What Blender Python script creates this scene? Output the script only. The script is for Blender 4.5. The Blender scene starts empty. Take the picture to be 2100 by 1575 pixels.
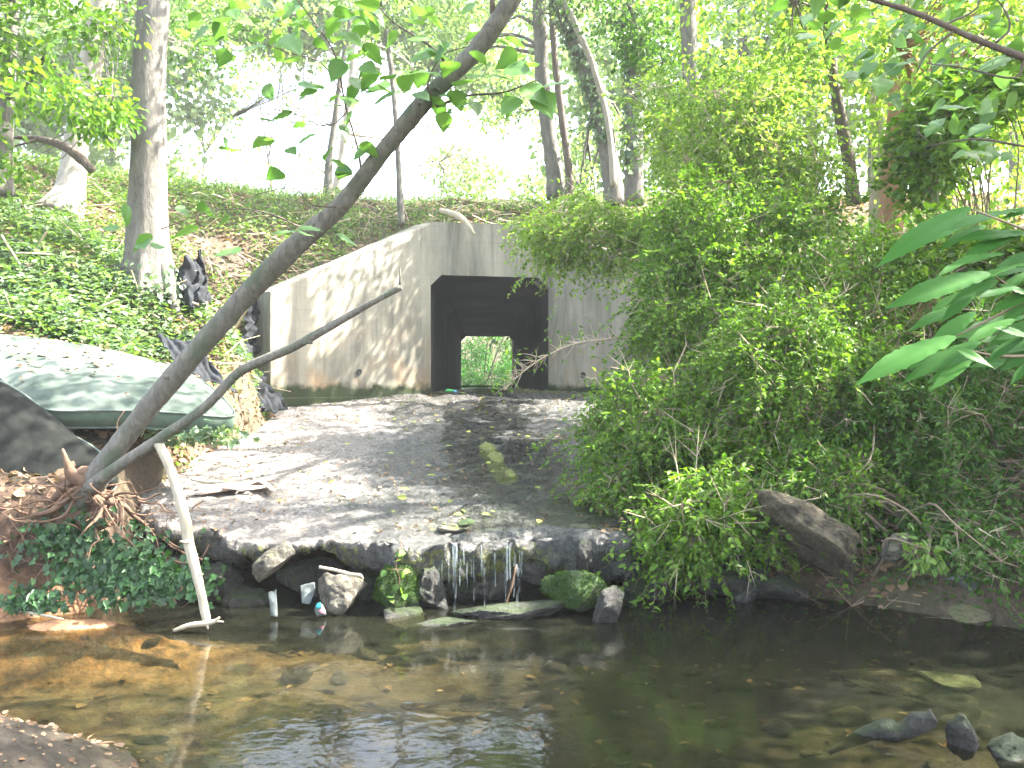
import bpy, math, random
import numpy as np
from mathutils import Vector, Matrix
rng = np.random.default_rng(7)
random.seed(7)
sc = bpy.context.scene
COL = sc.collection

# ------------------------------------------------------------------ camera, sky, sun, exposure
F, H, CX, CY = 1818.0, 1.65, 1050.0, 787.5      # focal length in photo pixels, eye height over the water
cam = bpy.data.cameras.new('camera')
cam.sensor_width = 36.0
cam.lens = 36.0 * F / 2100.0
cam.clip_start = 0.05
cam.clip_end = 2000
camo = bpy.data.objects.new('camera', cam)
camo.location = (0, 0, H)
camo.rotation_euler = (math.radians(90), 0, 0)
COL.objects.link(camo)
sc.camera = camo

SUN_EL, SUN_B = math.radians(48), math.radians(10)          # height; turn from +x towards +y
sdir = Vector((math.cos(SUN_EL) * math.cos(SUN_B), math.cos(SUN_EL) * math.sin(SUN_B), math.sin(SUN_EL)))
world = bpy.data.worlds.new('World')
sc.world = world
world.use_nodes = True
wn = world.node_tree
sky = wn.nodes.new('ShaderNodeTexSky')
sky.sky_type = 'NISHITA'
sky.sun_disc = False
sky.sun_elevation = SUN_EL
sky.sun_rotation = math.pi / 2 - SUN_B
sky.dust_density = 3.0
sky.air_density = 1.0
bg = wn.nodes['Background']
bg.inputs['Strength'].default_value = 0.15
hs = wn.nodes.new('ShaderNodeHueSaturation'); hs.inputs['Saturation'].default_value = .62
wn.links.new(sky.outputs[0], hs.inputs['Color']); wn.links.new(hs.outputs[0], bg.inputs['Color'])
sl = bpy.data.lights.new('sun', 'SUN')
sl.energy = 5.0
sl.angle = math.radians(0.5)
sl.color = (1.0, 0.95, 0.86)
so = bpy.data.objects.new('sun', sl)
so.rotation_euler = sdir.to_track_quat('Z', 'Y').to_euler()
COL.objects.link(so)

sc.view_settings.view_transform = 'Standard'
sc.view_settings.look = 'None'
sc.view_settings.exposure = 3.4
sc.view_settings.gamma = 1.0
cy = sc.cycles
cy.use_denoising = True
cy.max_bounces = 7
cy.diffuse_bounces = 4
cy.glossy_bounces = 3
cy.transmission_bounces = 5
cy.transparent_max_bounces = 10
cy.volume_bounces = 1
cy.caustics_reflective = False
cy.caustics_refractive = False
cy.sample_clamp_indirect = 6.0

# ------------------------------------------------------------------ helpers
def P(px, py, Y):
    return np.array([(px - CX) / F * Y, Y, H - (py - CY) / F * Y])

def tag(o, label=None, cat=None, group=None, kind=None):
    if label: o['label'] = label
    if cat: o['category'] = cat
    if group: o['group'] = group
    if kind: o['kind'] = kind
    return o

def empty(name, loc, label, cat, group=None):
    o = bpy.data.objects.new(name, None)
    o.empty_display_size = 0.2
    o.location = tuple(float(v) for v in loc)
    COL.objects.link(o)
    return tag(o, label, cat, group)

def h3(ix, iy, iz, s):
    n = (ix * 374761393 + iy * 668265263 + iz * 2147483647 + s * 974634777) & 0xFFFFFFFF
    n = ((n ^ (n >> 13)) * 1274126177) & 0xFFFFFFFF
    n = n ^ (n >> 16)
    return (n & 0xFFFF) / 65535.0

def vnoise(p, s=0):
    p = np.asarray(p, float)
    i = np.floor(p).astype(np.int64)
    f = p - i
    f = f * f * (3 - 2 * f)
    r = 0
    for dx in (0, 1):
        for dy in (0, 1):
            for dz in (0, 1):
                w = (f[..., 0] if dx else 1 - f[..., 0]) * (f[..., 1] if dy else 1 - f[..., 1]) * (f[..., 2] if dz else 1 - f[..., 2])
                r = r + w * h3(i[..., 0] + dx, i[..., 1] + dy, i[..., 2] + dz, s)
    return r * 2 - 1

def fbm(p, s=0, o=4):
    p = np.asarray(p, float)
    r = 0; a = 1.0; t = 0
    for k in range(o):
        r = r + a * vnoise(p * 2.03 ** k + k * 7.7, s + k); t += a; a *= 0.5
    return r / t

def ss(a, b, x):
    t = np.clip((x - a) / (b - a), 0, 1)
    return t * t * (3 - 2 * t)

def mesh_obj(name, V, polys, mat, parent=None, smooth=True, colors=None):
    """V (n,3); polys: list of lists, or an (m,k) array"""
    V = np.asarray(V, dtype=np.float32)
    me = bpy.data.meshes.new(name)
    if parent is not None:
        V = V - np.array(parent_world(parent), dtype=np.float32)
    me.vertices.add(len(V)); me.vertices.foreach_set('co', V.ravel())
    if isinstance(polys, np.ndarray):
        k = polys.shape[1]; m = len(polys)
        loops = polys.ravel().astype(np.int32)
        starts = np.arange(0, m * k, k, dtype=np.int32)
    else:
        loops = np.fromiter((i for f in polys for i in f), dtype=np.int32)
        ln = np.fromiter((len(f) for f in polys), dtype=np.int32)
        starts = np.concatenate([[0], np.cumsum(ln)[:-1]]).astype(np.int32)
        m = len(polys)
    me.loops.add(len(loops)); me.loops.foreach_set('vertex_index', loops)
    me.polygons.add(m); me.polygons.foreach_set('loop_start', starts)
    me.update(calc_edges=True)
    me.validate(clean_customdata=False)
    me.polygons.foreach_set('use_smooth', np.full(len(me.polygons), smooth))
    if colors is not None:
        ca = me.color_attributes.new('col', 'FLOAT_COLOR', 'POINT')
        c = np.ones((len(V), 4), dtype=np.float32); c[:, :3] = colors
        ca.data.foreach_set('color', c.ravel())
    me.materials.append(mat)
    o = bpy.data.objects.new(name, me)
    COL.objects.link(o)
    if parent is not None:
        o.parent = parent
    return o

def parent_world(o):
    v = Vector((0, 0, 0))
    while o is not None:
        v += o.location; o = o.parent
    return v

class MA:
    def __init__(s): s.V = []; s.Fc = []; s.n = 0
    def add(s, V, Fc):
        V = np.asarray(V, float)
        s.Fc += [tuple(i + s.n for i in f) for f in Fc]; s.V.append(V); s.n += len(V)
    def tube(s, pts, rad, sides=8, rough=0.0, seed=0, cap=True, sub=None, taper=True):
        pts = np.asarray(pts, float); rad = np.asarray(rad, float)
        if rad.ndim == 0: rad = np.full(len(pts), float(rad))
        if sub:
            pts, rad = catmull(pts, rad, sub)
        n = len(pts)
        T = np.gradient(pts, axis=0); T /= np.linalg.norm(T, axis=1)[:, None] + 1e-9
        up = np.array([0.13, 0.97, 0.2]) if abs(T[0][1]) < .8 else np.array([1., 0.1, 0.])
        A = np.cross(T, up); A /= np.linalg.norm(A, axis=1)[:, None] + 1e-9
        B = np.cross(T, A)
        th = np.arange(sides) / sides * 2 * np.pi
        V = pts[:, None, :] + rad[:, None, None] * (np.cos(th)[None, :, None] * A[:, None, :] + np.sin(th)[None, :, None] * B[:, None, :])
        if rough:
            nz = fbm(V * (0.55 / max(rad.max(), .01)), seed, 3) + .5 * fbm(V * (2.2 / max(rad.max(), .01)), seed + 5, 2)
            V = V + (V - pts[:, None, :]) * (nz * rough)[..., None]
        Fc = []
        for i in range(n - 1):
            for j in range(sides):
                k = (j + 1) % sides
                Fc.append((i * sides + j, i * sides + k, (i + 1) * sides + k, (i + 1) * sides + j))
        if cap:
            Fc.append(tuple(range(sides - 1, -1, -1))); Fc.append(tuple((n - 1) * sides + j for j in range(sides)))
        s.add(V.reshape(-1, 3), Fc)
    def build(s, name, mat, parent=None, smooth=True):
        return mesh_obj(name, np.concatenate(s.V), s.Fc, mat, parent, smooth)

def catmull(pts, rad, sub):
    q = np.column_stack([pts, rad]); q = np.vstack([2 * q[0] - q[1], q, 2 * q[-1] - q[-2]])
    out = []
    for i in range(1, len(q) - 2):
        p0, p1, p2, p3 = q[i - 1], q[i], q[i + 1], q[i + 2]
        for t in np.arange(sub) / sub:
            out.append(.5 * ((2 * p1) + (-p0 + p2) * t + (2 * p0 - 5 * p1 + 4 * p2 - p3) * t * t + (-p0 + 3 * p1 - 3 * p2 + p3) * t ** 3))
    out.append(q[-2]); out = np.array(out)
    return out[:, :3], np.maximum(out[:, 3], 1e-4)

# leaf outlines: x along the blade, y across, z up
LEAF_OV = (np.array([(0, 0, 0), (.3, .27, .07), (.7, .2, .04), (1, 0, -.07), (.7, -.2, .04), (.3, -.27, .07)]), [(0, 3, 2, 1), (0, 5, 4, 3)])
LEAF_RD = (np.array([(0, 0, 0), (.12, .3, .08), (.55, .4, .06), (1, 0, -.1), (.55, -.4, .06), (.12, -.3, .08)]), [(0, 3, 2, 1), (0, 5, 4, 3)])
_hx = [0, -.05, .05, .25, .5, .75, 1.0]; _hy = [0, .2, .36, .43, .34, .16, 0]; _hz = [0, .04, .07, .08, .05, 0, -.1]
LEAF_HEART = (np.array([(x, y, z) for x, y, z in zip(_hx, _hy, _hz)] + [(x, -y, z) for x, y, z in list(zip(_hx, _hy, _hz))[1:-1]] + [(.25, 0, 0), (.5, 0, -.01), (.75, 0, -.04)]),
              [(0, 12, 3, 2, 1), (12, 13, 4, 3), (13, 14, 5, 4), (14, 6, 5), (0, 7, 8, 9, 12), (12, 9, 10, 13), (13, 10, 11, 14), (14, 11, 6)])
_lx = [0, .12, .3, .5, .72, .88, 1.0]; _ly = [0, .055, .105, .12, .09, .045, 0]; _lz = [0, .015, .02, .01, -.01, -.04, -.09]
LEAF_LONG = (np.array([(x, y, z) for x, y, z in zip(_lx, _ly, _lz)] + [(x, -y, z) for x, y, z in list(zip(_lx, _ly, _lz))[1:-1]] + [(.3, 0, 0), (.5, 0, -.01), (.72, 0, -.05)]), LEAF_HEART[1])
def broad(prof, n=16, m=4, wav=.018, curl=.10, tip=-.10, serr=.012):
    V = []; Fc = []
    for i in range(n + 1):
        x = i / n; w = np.interp(x, [p[0] for p in prof], [p[1] for p in prof])
        for j in range(-m, m + 1):
            v = j / m
            ph = (x - abs(v) * w * .9) * 2 * math.pi * 8
            V.append((x + abs(v) * w * (.18 if abs(v) > .9 else 0) * 0, v * w * (1 + serr / max(w, .02) * (i % 2) * (abs(v) == 1)), .22 * abs(v) * w * (1 - .5 * abs(v)) + wav * math.sin(ph) * abs(v) * min(1, w * 6) + tip * x * x + curl * w * v * math.sin(x * 5)))
    k = 2 * m + 1
    for i in range(n):
        for j in range(k - 1): Fc.append((i * k + j, (i + 1) * k + j, (i + 1) * k + j + 1, i * k + j + 1))
    return np.array(V), Fc
LEAF_HEART = broad([(0, .10), (.04, .24), (.12, .34), (.28, .40), (.5, .34), (.75, .18), (.9, .06), (1, .004)], 12, 3)
LEAF_LONG = broad([(0, .01), (.06, .05), (.2, .11), (.42, .14), (.62, .115), (.82, .05), (.93, .018), (1, .002)], 22, 4, .012, .25, -.14, .006)
IVY = (np.array([(0, 0, 0), (-.12, .32, .03), (.2, .3, .05), (.35, .52, .0), (.55, .25, .04), (1, 0, -.06), (.55, -.25, .04), (.35, -.52, .0), (.2, -.3, .05), (-.12, -.32, .03)]),
       [(0, 5, 4, 3, 2, 1), (0, 9, 8, 7, 6, 5)])
BLADE = (np.array([(0, .03, 0), (0, -.03, 0), (.55, -.022, .0), (.55, .022, 0), (1, 0, -.12)]), [(0, 1, 2, 3), (3, 2, 4)])

def unit(v): return v / (np.linalg.norm(v, axis=-1, keepdims=True) + 1e-9)

def leaves(name, pos, d, nrm, size, tpl, mat, parent=None, smooth=False):
    pos = np.asarray(pos, float); N = len(pos)
    tv, tf = tpl
    X = unit(d); Z = unit(nrm - (nrm * X).sum(-1, keepdims=True) * X); Y = np.cross(Z, X)
    size = np.broadcast_to(np.asarray(size, float), (N,))
    k = len(tv)
    V = (X[:, None, :] * tv[None, :, 0:1] + Y[:, None, :] * tv[None, :, 1:2] + Z[:, None, :] * tv[None, :, 2:3]) * size[:, None, None] + pos[:, None, :]
    loops, starts, c = [], [], 0
    base = np.concatenate([np.array(f) for f in tf]); ln = np.array([len(f) for f in tf])
    L = (np.arange(N)[:, None] * k + base[None, :]).ravel().astype(np.int32)
    st = np.concatenate([[0], np.cumsum(ln)[:-1]])
    S = (np.arange(N)[:, None] * len(base) + st[None, :]).ravel().astype(np.int32)
    V = V.reshape(-1, 3).astype(np.float32)
    if parent is not None: V = V - np.array(parent_world(parent), dtype=np.float32)
    me = bpy.data.meshes.new(name)
    me.vertices.add(len(V)); me.vertices.foreach_set('co', V.ravel())
    me.loops.add(len(L)); me.loops.foreach_set('vertex_index', L)
    me.polygons.add(len(S)); me.polygons.foreach_set('loop_start', S)
    me.update(calc_edges=True)
    me.polygons.foreach_set('use_smooth', np.full(len(S), smooth))
    me.materials.append(mat)
    o = bpy.data.objects.new(name, me); COL.objects.link(o)
    if parent is not None: o.parent = parent
    return o

def spray_points(centres, R, per, flat=.3, droop=.25):
    """leaf positions, directions and normals in flattened sprays round each centre"""
    n = len(centres)
    R = np.broadcast_to(np.asarray(R, float), (n,))
    idx = np.repeat(np.arange(n), per)
    N = len(idx)
    tilt = unit(np.column_stack([rng.normal(0, .35, n), rng.normal(0, .35, n), np.ones(n)]))[idx]
    a = rng.uniform(0, 2 * np.pi, N); r = np.sqrt(rng.uniform(0.02, 1, N))
    loc = np.column_stack([np.cos(a) * r, np.sin(a) * r, np.zeros(N)])
    loc = loc - tilt * (loc * tilt).sum(-1, keepdims=True)
    loc[:, 2] += rng.normal(0, flat, N) - droop * r * r
    pos = centres[idx] + loc * R[idx][:, None]
    d = loc * 1.0 + rng.normal(0, .45, (N, 3)); d[:, 2] -= .25
    nr = tilt + rng.normal(0, .45, (N, 3))
    return pos, d, nr

def blob_centres(c, r, n, shell=.6, gate=0.0, seed=0, bottom=-1.0):
    out = []
    c = np.array(c, float); r = np.array(r, float)
    tot = 0
    while tot < n:
        v = unit(rng.normal(size=(n * 3, 3)))
        q = rng.uniform(0, 1, n * 3) ** (1 / 3)
        q = np.where(rng.uniform(size=n * 3) < shell, rng.uniform(.75, 1.0, n * 3), q)
        p = v * q[:, None]
        p = p[p[:, 2] > bottom]
        w = c + p * r
        w = w + .18 * r * np.column_stack([fbm(w * .9, seed + 11, 2), fbm(w * .9, seed + 12, 2), fbm(w * .9, seed + 13, 2)])
        g = fbm(w * 0.75, seed + 3, 2)
        w = w[g > gate]
        out.append(w); tot += len(w)
        if len(out) > 40: break
    return np.concatenate(out)[:n]

# ------------------------------------------------------------------ materials
def newmat(name):
    m = bpy.data.materials.new(name); m.use_nodes = True
    nt = m.node_tree; b = nt.nodes['Principled BSDF']
    return m, nt, b
def nd(nt, t, **kw):
    n = nt.nodes.new('ShaderNode' + t)
    for k, v in kw.items(): setattr(n, k, v)
    return n
def noise(nt, scale, detail=5, rough=.6, vec=None, dist=0.0):
    n = nd(nt, 'TexNoise'); n.inputs['Scale'].default_value = scale; n.inputs['Detail'].default_value = detail
    n.inputs['Roughness'].default_value = rough; n.inputs['Distortion'].default_value = dist
    if vec is not None: nt.links.new(vec, n.inputs['Vector'])
    return n.outputs['Fac']
def wpos(nt, scale=(1, 1, 1)):
    g = nd(nt, 'NewGeometry'); m = nd(nt, 'Mapping'); m.inputs['Scale'].default_value = scale
    nt.links.new(g.outputs['Position'], m.inputs['Vector']); return m.outputs[0]
def ramp(nt, fac, stops):
    r = nd(nt, 'ValToRGB'); el = r.color_ramp.elements
    while len(el) < len(stops): el.new(.5)
    for e, (p, c) in zip(el, stops):
        e.position = p; e.color = (*c, 1) if len(c) == 3 else c
    nt.links.new(fac, r.inputs[0]); return r.outputs[0]
def mixc(nt, fac, a, b, mode='MIX'):
    m = nd(nt, 'Mix', data_type='RGBA', blend_type=mode)
    for s, v in ((0, fac), (6, a), (7, b)):
        if isinstance(v, (int, float)): m.inputs[s].default_value = v
        elif isinstance(v, tuple): m.inputs[s].default_value = (*v, 1)
        else: nt.links.new(v, m.inputs[s])
    return m.outputs[2]
def mth(nt, op, a, b=0.0, clamp=False):
    m = nd(nt, 'Math', operation=op); m.use_clamp = clamp
    for s, v in ((0, a), (1, b)):
        if isinstance(v, (int, float)): m.inputs[s].default_value = v
        else: nt.links.new(v, m.inputs[s])
    return m.outputs[0]
def bump(nt, b, h, strength=.5, dist=.02):
    n = nd(nt, 'Bump'); n.inputs['Strength'].default_value = strength; n.inputs['Distance'].default_value = dist
    nt.links.new(h, n.inputs['Height']); nt.links.new(n.outputs[0], b.inputs['Normal']); return n

def leaf_mat(name, dark, light, trans=.42, rough=.45, spec=.35, clump=.8):
    m, nt, b = newmat(name)
    g = nd(nt, 'NewGeometry')
    rnd = g.outputs['Random Per Island']
    cl = noise(nt, clump, 2, .5, g.outputs['Position'])
    f = mth(nt, 'ADD', mth(nt, 'MULTIPLY', rnd, .65), mth(nt, 'MULTIPLY', cl, .4))
    c = ramp(nt, f, [(0.12, dark), (.55, tuple((a + q) / 2 for a, q in zip(dark, light))), (.95, light)])
    nt.links.new(c, b.inputs['Base Color'])
    b.inputs['Roughness'].default_value = rough; b.inputs['Specular IOR Level'].default_value = spec
    t = nd(nt, 'BsdfTranslucent')
    tc = mixc(nt, 1.0, c, (1.25, 1.35, .55), 'MULTIPLY')
    nt.links.new(tc, t.inputs['Color'])
    mx = nd(nt, 'MixShader'); mx.inputs[0].default_value = trans
    nt.links.new(b.outputs[0], mx.inputs[1]); nt.links.new(t.outputs[0], mx.inputs[2])
    nt.links.new(mx.outputs[0], nt.nodes['Material Output'].inputs['Surface'])
    return m

def bark_mat(name, dark, light, sc_=14, stretch=.25, moss=None, bstr=.7):
    m, nt, b = newmat(name)
    v = wpos(nt, (1, 1, stretch))
    f = noise(nt, sc_, 8, .7, v, .6)
    big = noise(nt, 2.3, 3, .5, wpos(nt))
    c = ramp(nt, f, [(.32, dark), (.5, tuple((a + q) / 2 for a, q in zip(dark, light))), (.68, light)])
    c = mixc(nt, mth(nt, 'MULTIPLY', big, .45), c, tuple(x * 1.35 for x in light))
    if moss:
        mk = ramp(nt, noise(nt, 3.5, 5, .6, wpos(nt)), [(.5, (0, 0, 0)), (.62, (1, 1, 1))])
        c = mixc(nt, mk, c, moss)
    nt.links.new(c, b.inputs['Base Color'])
    b.inputs['Roughness'].default_value = .85; b.inputs['Specular IOR Level'].default_value = .2
    bump(nt, b, f, bstr, .03)
    return m

M = {}
M['leaf_bush'] = leaf_mat('bush leaf', (.03, .095, .010), (.20, .34, .035), .48)
M['leaf_tree'] = leaf_mat('tree leaf', (.025, .08, .012), (.10, .20, .03), .48)
M['leaf_far'] = leaf_mat('far leaf', (.09, .16, .075), (.27, .36, .17), .5)  # pale colours imitate the fade of glare on distant foliage
M['leaf_near'] = leaf_mat('broad leaf', (.055, .13, .035), (.13, .25, .06), .4, .4, .4)
M['leaf_long'] = leaf_mat('long shaded leaf', (.025, .09, .016), (.06, .18, .03), .42, .55, .15)  # darker than the broad leaf; shade put into its colour
M['moss_tuft'] = leaf_mat('moss tuft', (.012, .034, .003), (.07, .14, .010), .3, .7, .1, 9)
M['ivy_dark'] = leaf_mat('dark ivy leaf', (.008, .03, .008), (.04, .11, .025), .2, .4, .4, 2.5)
M['leaf_sun'] = leaf_mat('sun paled leaf', (.06, .15, .02), (.32, .44, .08), .52)  # lighter leaf colours imitate sunlight on the upper right foliage
M['leaf_shade'] = leaf_mat('shade darkened leaf', (.015, .07, .01), (.07, .24, .03), .5)  # dark greens put shade into the shrubs beyond the barrel
M['leaf_ivy'] = leaf_mat('ivy leaf', (.05, .095, .045), (.19, .27, .14), .28, .32, .5, 1.6)  # paled to imitate veiling glare over the left bank
M['leaf_weed'] = leaf_mat('weed leaf', (.05, .12, .02), (.18, .28, .05), .35, .5)
M['litter'] = leaf_mat('dead leaf', (.10, .055, .03), (.36, .25, .16), .15, .75, .15, 1.2)
M['fallen'] = leaf_mat('fallen leaf', (.16, .22, .03), (.45, .48, .10), .2, .5, .3, 1.2)
M['grass'] = leaf_mat('grass blade', (.06, .10, .04), (.20, .27, .11), .4, .5)
M['bark_grey'] = bark_mat('grey bark', (.035, .031, .027), (.15, .14, .12), 11, .35, None, 1.0)
M['bark_pale'] = bark_mat('pale bark', (.12, .105, .085), (.32, .29, .24), 9)
M['bark_dark'] = bark_mat('dark bark', (.045, .035, .028), (.13, .105, .085), 20)
M['bark_lean'] = bark_mat('leaning tree bark', (.045, .042, .036), (.20, .185, .155), 26, .35, (.10, .115, .08), 1.0)
M['bark_red'] = bark_mat('reddish bark', (.16, .08, .045), (.34, .20, .13), 12)
M['dead_wood'] = bark_mat('barkless dead wood', (.18, .15, .10), (.42, .37, .28), 18, .2, None, .35)
M['root'] = bark_mat('root', (.06, .034, .022), (.17, .105, .07), 16, .4)
M['twig'] = bark_mat('twig', (.10, .07, .05), (.26, .20, .14), 22, .5, None, .2)
M['twig_pale'] = bark_mat('pale twig', (.3, .22, .15), (.52, .42, .32), 22, .5, None, .2)

def concrete_mat():
    m, nt, b = newmat('board marked concrete')
    p = wpos(nt)
    sep = nd(nt, 'SeparateXYZ'); nt.links.new(p, sep.inputs[0])
    big = noise(nt, .9, 5, .6, p)
    streak = noise(nt, 2.6, 6, .65, wpos(nt, (1, 1, .14)), .4)
    fine = noise(nt, 30, 5, .6, p)
    c = ramp(nt, big, [(.3, (.20, .18, .135)), (.7, (.33, .305, .24))])
    c = mixc(nt, ramp(nt, streak, [(.40, (0, 0, 0)), (.62, (.85, .85, .85))]), c, (.085, .085, .07))
    c = mixc(nt, mth(nt, 'MULTIPLY', fine, .22), c, (.2, .19, .17))
    # rusty ochre bloom low on the walls, algae below
    low = mth(nt, 'SUBTRACT', 1.0, mth(nt, 'MULTIPLY', mth(nt, 'SUBTRACT', sep.outputs[2], 1.5), .75), True)
    rust = mth(nt, 'MULTIPLY', low, ramp(nt, noise(nt, 1.7, 4, .6, p), [(.45, (0, 0, 0)), (.66, (.75, .75, .75))]))
    c = mixc(nt, rust, c, (.26, .16, .085))
    edge = mth(nt, 'ADD', sep.outputs[2], mth(nt, 'MULTIPLY', noise(nt, 3.5, 7, .75, p), -.42))
    mo = mth(nt, 'MULTIPLY', mth(nt, 'SUBTRACT', 1.47, edge), 9.0, True)
    c = mixc(nt, mo, c, mixc(nt, noise(nt, 40, 3, .6, p), (.010, .012, .006), (.03, .045, .012)))
    # board lines
    w = mth(nt, 'FRACT', mth(nt, 'MULTIPLY', mth(nt, 'ADD', sep.outputs[2], mth(nt, 'MULTIPLY', big, .02)), 2.8))
    ln = mth(nt, 'LESS_THAN', w, .035)
    c = mixc(nt, mth(nt, 'MULTIPLY', ln, .28), c, (.15, .14, .12))
    crk = nd(nt, 'TexVoronoi', feature='DISTANCE_TO_EDGE'); crk.inputs['Scale'].default_value = .55
    dv = mixc(nt, .25, p, nd_noise_col(nt, 2.0, p)); nt.links.new(dv, crk.inputs['Vector'])
    ck = mth(nt, 'LESS_THAN', crk.outputs['Distance'], .0035)
    c = mixc(nt, mth(nt, 'MULTIPLY', ck, .12), c, (.1, .09, .08))
    nt.links.new(c, b.inputs['Base Color']); b.inputs['Roughness'].default_value = .88
    b.inputs['Specular IOR Level'].default_value = .25
    bump(nt, b, mth(nt, 'ADD', fine, mth(nt, 'MULTIPLY', ln, -.6)), .35, .012)
    return m
def nd_noise_col(nt, s, p):
    n = nd(nt, 'TexNoise'); n.inputs['Scale'].default_value = s; nt.links.new(p, n.inputs['Vector']); return n.outputs['Color']
M['concrete'] = concrete_mat()

def apron_mat():
    m, nt, b = newmat('silty concrete apron')
    a = nd(nt, 'Attribute', attribute_name='col')
    sepc = nd(nt, 'SeparateColor'); nt.links.new(a.outputs['Color'], sepc.inputs[0])
    wet, moss, dk = sepc.outputs[0], sepc.outputs[1], sepc.outputs[2]
    p = wpos(nt)
    f1 = noise(nt, 26, 8, .72, p, .3); f2 = noise(nt, 4.5, 6, .65, p, .5); f3 = noise(nt, 90, 4, .7, p)
    dry = ramp(nt, f1, [(.36, (.045, .04, .036)), (.49, (.14, .126, .113)), (.67, (.36, .33, .30))])
    dry = mixc(nt, ramp(nt, f2, [(.42, (0, 0, 0)), (.62, (.8, .8, .8))]), dry, (.19, .165, .14))
    spk = ramp(nt, f3, [(.56, (0, 0, 0)), (.66, (1, 1, 1))])
    dry = mixc(nt, mth(nt, 'MULTIPLY', spk, .5), dry, (.07, .06, .05))
    wetc = ramp(nt, f1, [(.36, (.018, .018, .017)), (.55, (.055, .054, .048)), (.72, (.15, .14, .12))])
    wf = mth(nt, 'ADD', wet, mth(nt, 'MULTIPLY', mth(nt, 'SUBTRACT', f2, .5), 1.3), True)
    wf = ramp(nt, wf, [(.3, (0, 0, 0)), (.6, (1, 1, 1))])
    c = mixc(nt, wf, dry, wetc)
    mf = ramp(nt, mth(nt, 'ADD', moss, mth(nt, 'MULTIPLY', mth(nt, 'SUBTRACT', f1, .5), 1.6), True), [(.42, (0, 0, 0)), (.6, (1, 1, 1))])
    mc = ramp(nt, f3, [(.35, (.05, .06, .01)), (.65, (.22, .24, .03))])
    c = mixc(nt, mf, c, mc)
    nt.links.new(c, b.inputs['Base Color'])
    rg = mixc(nt, wf, (.9, .9, .9), ramp(nt, noise(nt, 12, 4, .6, p), [(.4, (.12, .12, .12)), (.62, (.6, .6, .6))]))
    nt.links.new(rg, b.inputs['Roughness'])
    bump(nt, b, mth(nt, 'ADD', mth(nt, 'ADD', f1, mth(nt, 'MULTIPLY', f3, .35)), f2), .9, .035)
    return m
M['apron'] = apron_mat()

def ground_mat():
    m, nt, b = newmat('soil sand and leaf mould')
    a = nd(nt, 'Attribute', attribute_name='col')
    p = wpos(nt)
    f = noise(nt, 22, 8, .7, p, .2); g = noise(nt, 3.2, 5, .6, p)
    k = ramp(nt, f, [(.3, (.45, .45, .45)), (.5, (.95, .95, .95)), (.7, (1.6, 1.55, 1.5))])
    c = mixc(nt, 1.0, a.outputs['Color'], k, 'MULTIPLY')
    c = mixc(nt, mth(nt, 'MULTIPLY', g, .35), c, (.13, .10, .07))
    nt.links.new(c, b.inputs['Base Color']); b.inputs['Roughness'].default_value = .9
    b.inputs['Specular IOR Level'].default_value = .2
    bump(nt, b, f, .8, .04)
    return m
M['ground'] = ground_mat()

def rock_mat(name, dark, light, moss=(.05, .085, .012), mlo=.5, rough=.6):
    m, nt, b = newmat(name)
    p = wpos(nt)
    f = noise(nt, 17, 9, .75, p, .6); g = noise(nt, 3.0, 4, .6, p)
    c = ramp(nt, f, [(.36, dark), (.62, light)])
    c = mixc(nt, ramp(nt, noise(nt, 5.5, 6, .7, p, 1.0), [(.48, (0, 0, 0)), (.6, (.8, .8, .8))]), c, tuple(x * .45 for x in dark))
    geo = nd(nt, 'NewGeometry'); s = nd(nt, 'SeparateXYZ'); nt.links.new(geo.outputs['Normal'], s.inputs[0])
    mk = mth(nt, 'ADD', mth(nt, 'MULTIPLY', s.outputs[2], .30), g)
    mk = ramp(nt, mk, [(mlo, (0, 0, 0)), (mlo + .12, (1, 1, 1))])
    mc = mixc(nt, noise(nt, 60, 3, .6, p), tuple(x * .6 for x in moss), tuple(x * 1.8 for x in moss))
    c = mixc(nt, mk, c, mc)
    nt.links.new(c, b.inputs['Base Color']); b.inputs['Roughness'].default_value = rough
    bump(nt, b, f, 1.0, .06)
    return m
M['rock_dry'] = rock_mat('weathered rock', (.06, .052, .04), (.2, .18, .135), (.07, .085, .025), .72, .85)
M['rock_wet'] = rock_mat('wet rock', (.012, .011, .010), (.055, .05, .04), (.022, .035, .008), .62, .5)
M['rock_moss'] = rock_mat('mossy rock', (.012, .014, .008), (.04, .042, .02), (.018, .042, .004), .42, .85)
M['rock_slab'] = rock_mat('brown slab', (.05, .040, .024), (.16, .13, .078), (.06, .065, .02), .72, .85)
M['rock_green'] = rock_mat('pale green slab', (.14, .17, .11), (.22, .26, .17), (.14, .17, .09), .9, .5)

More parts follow.
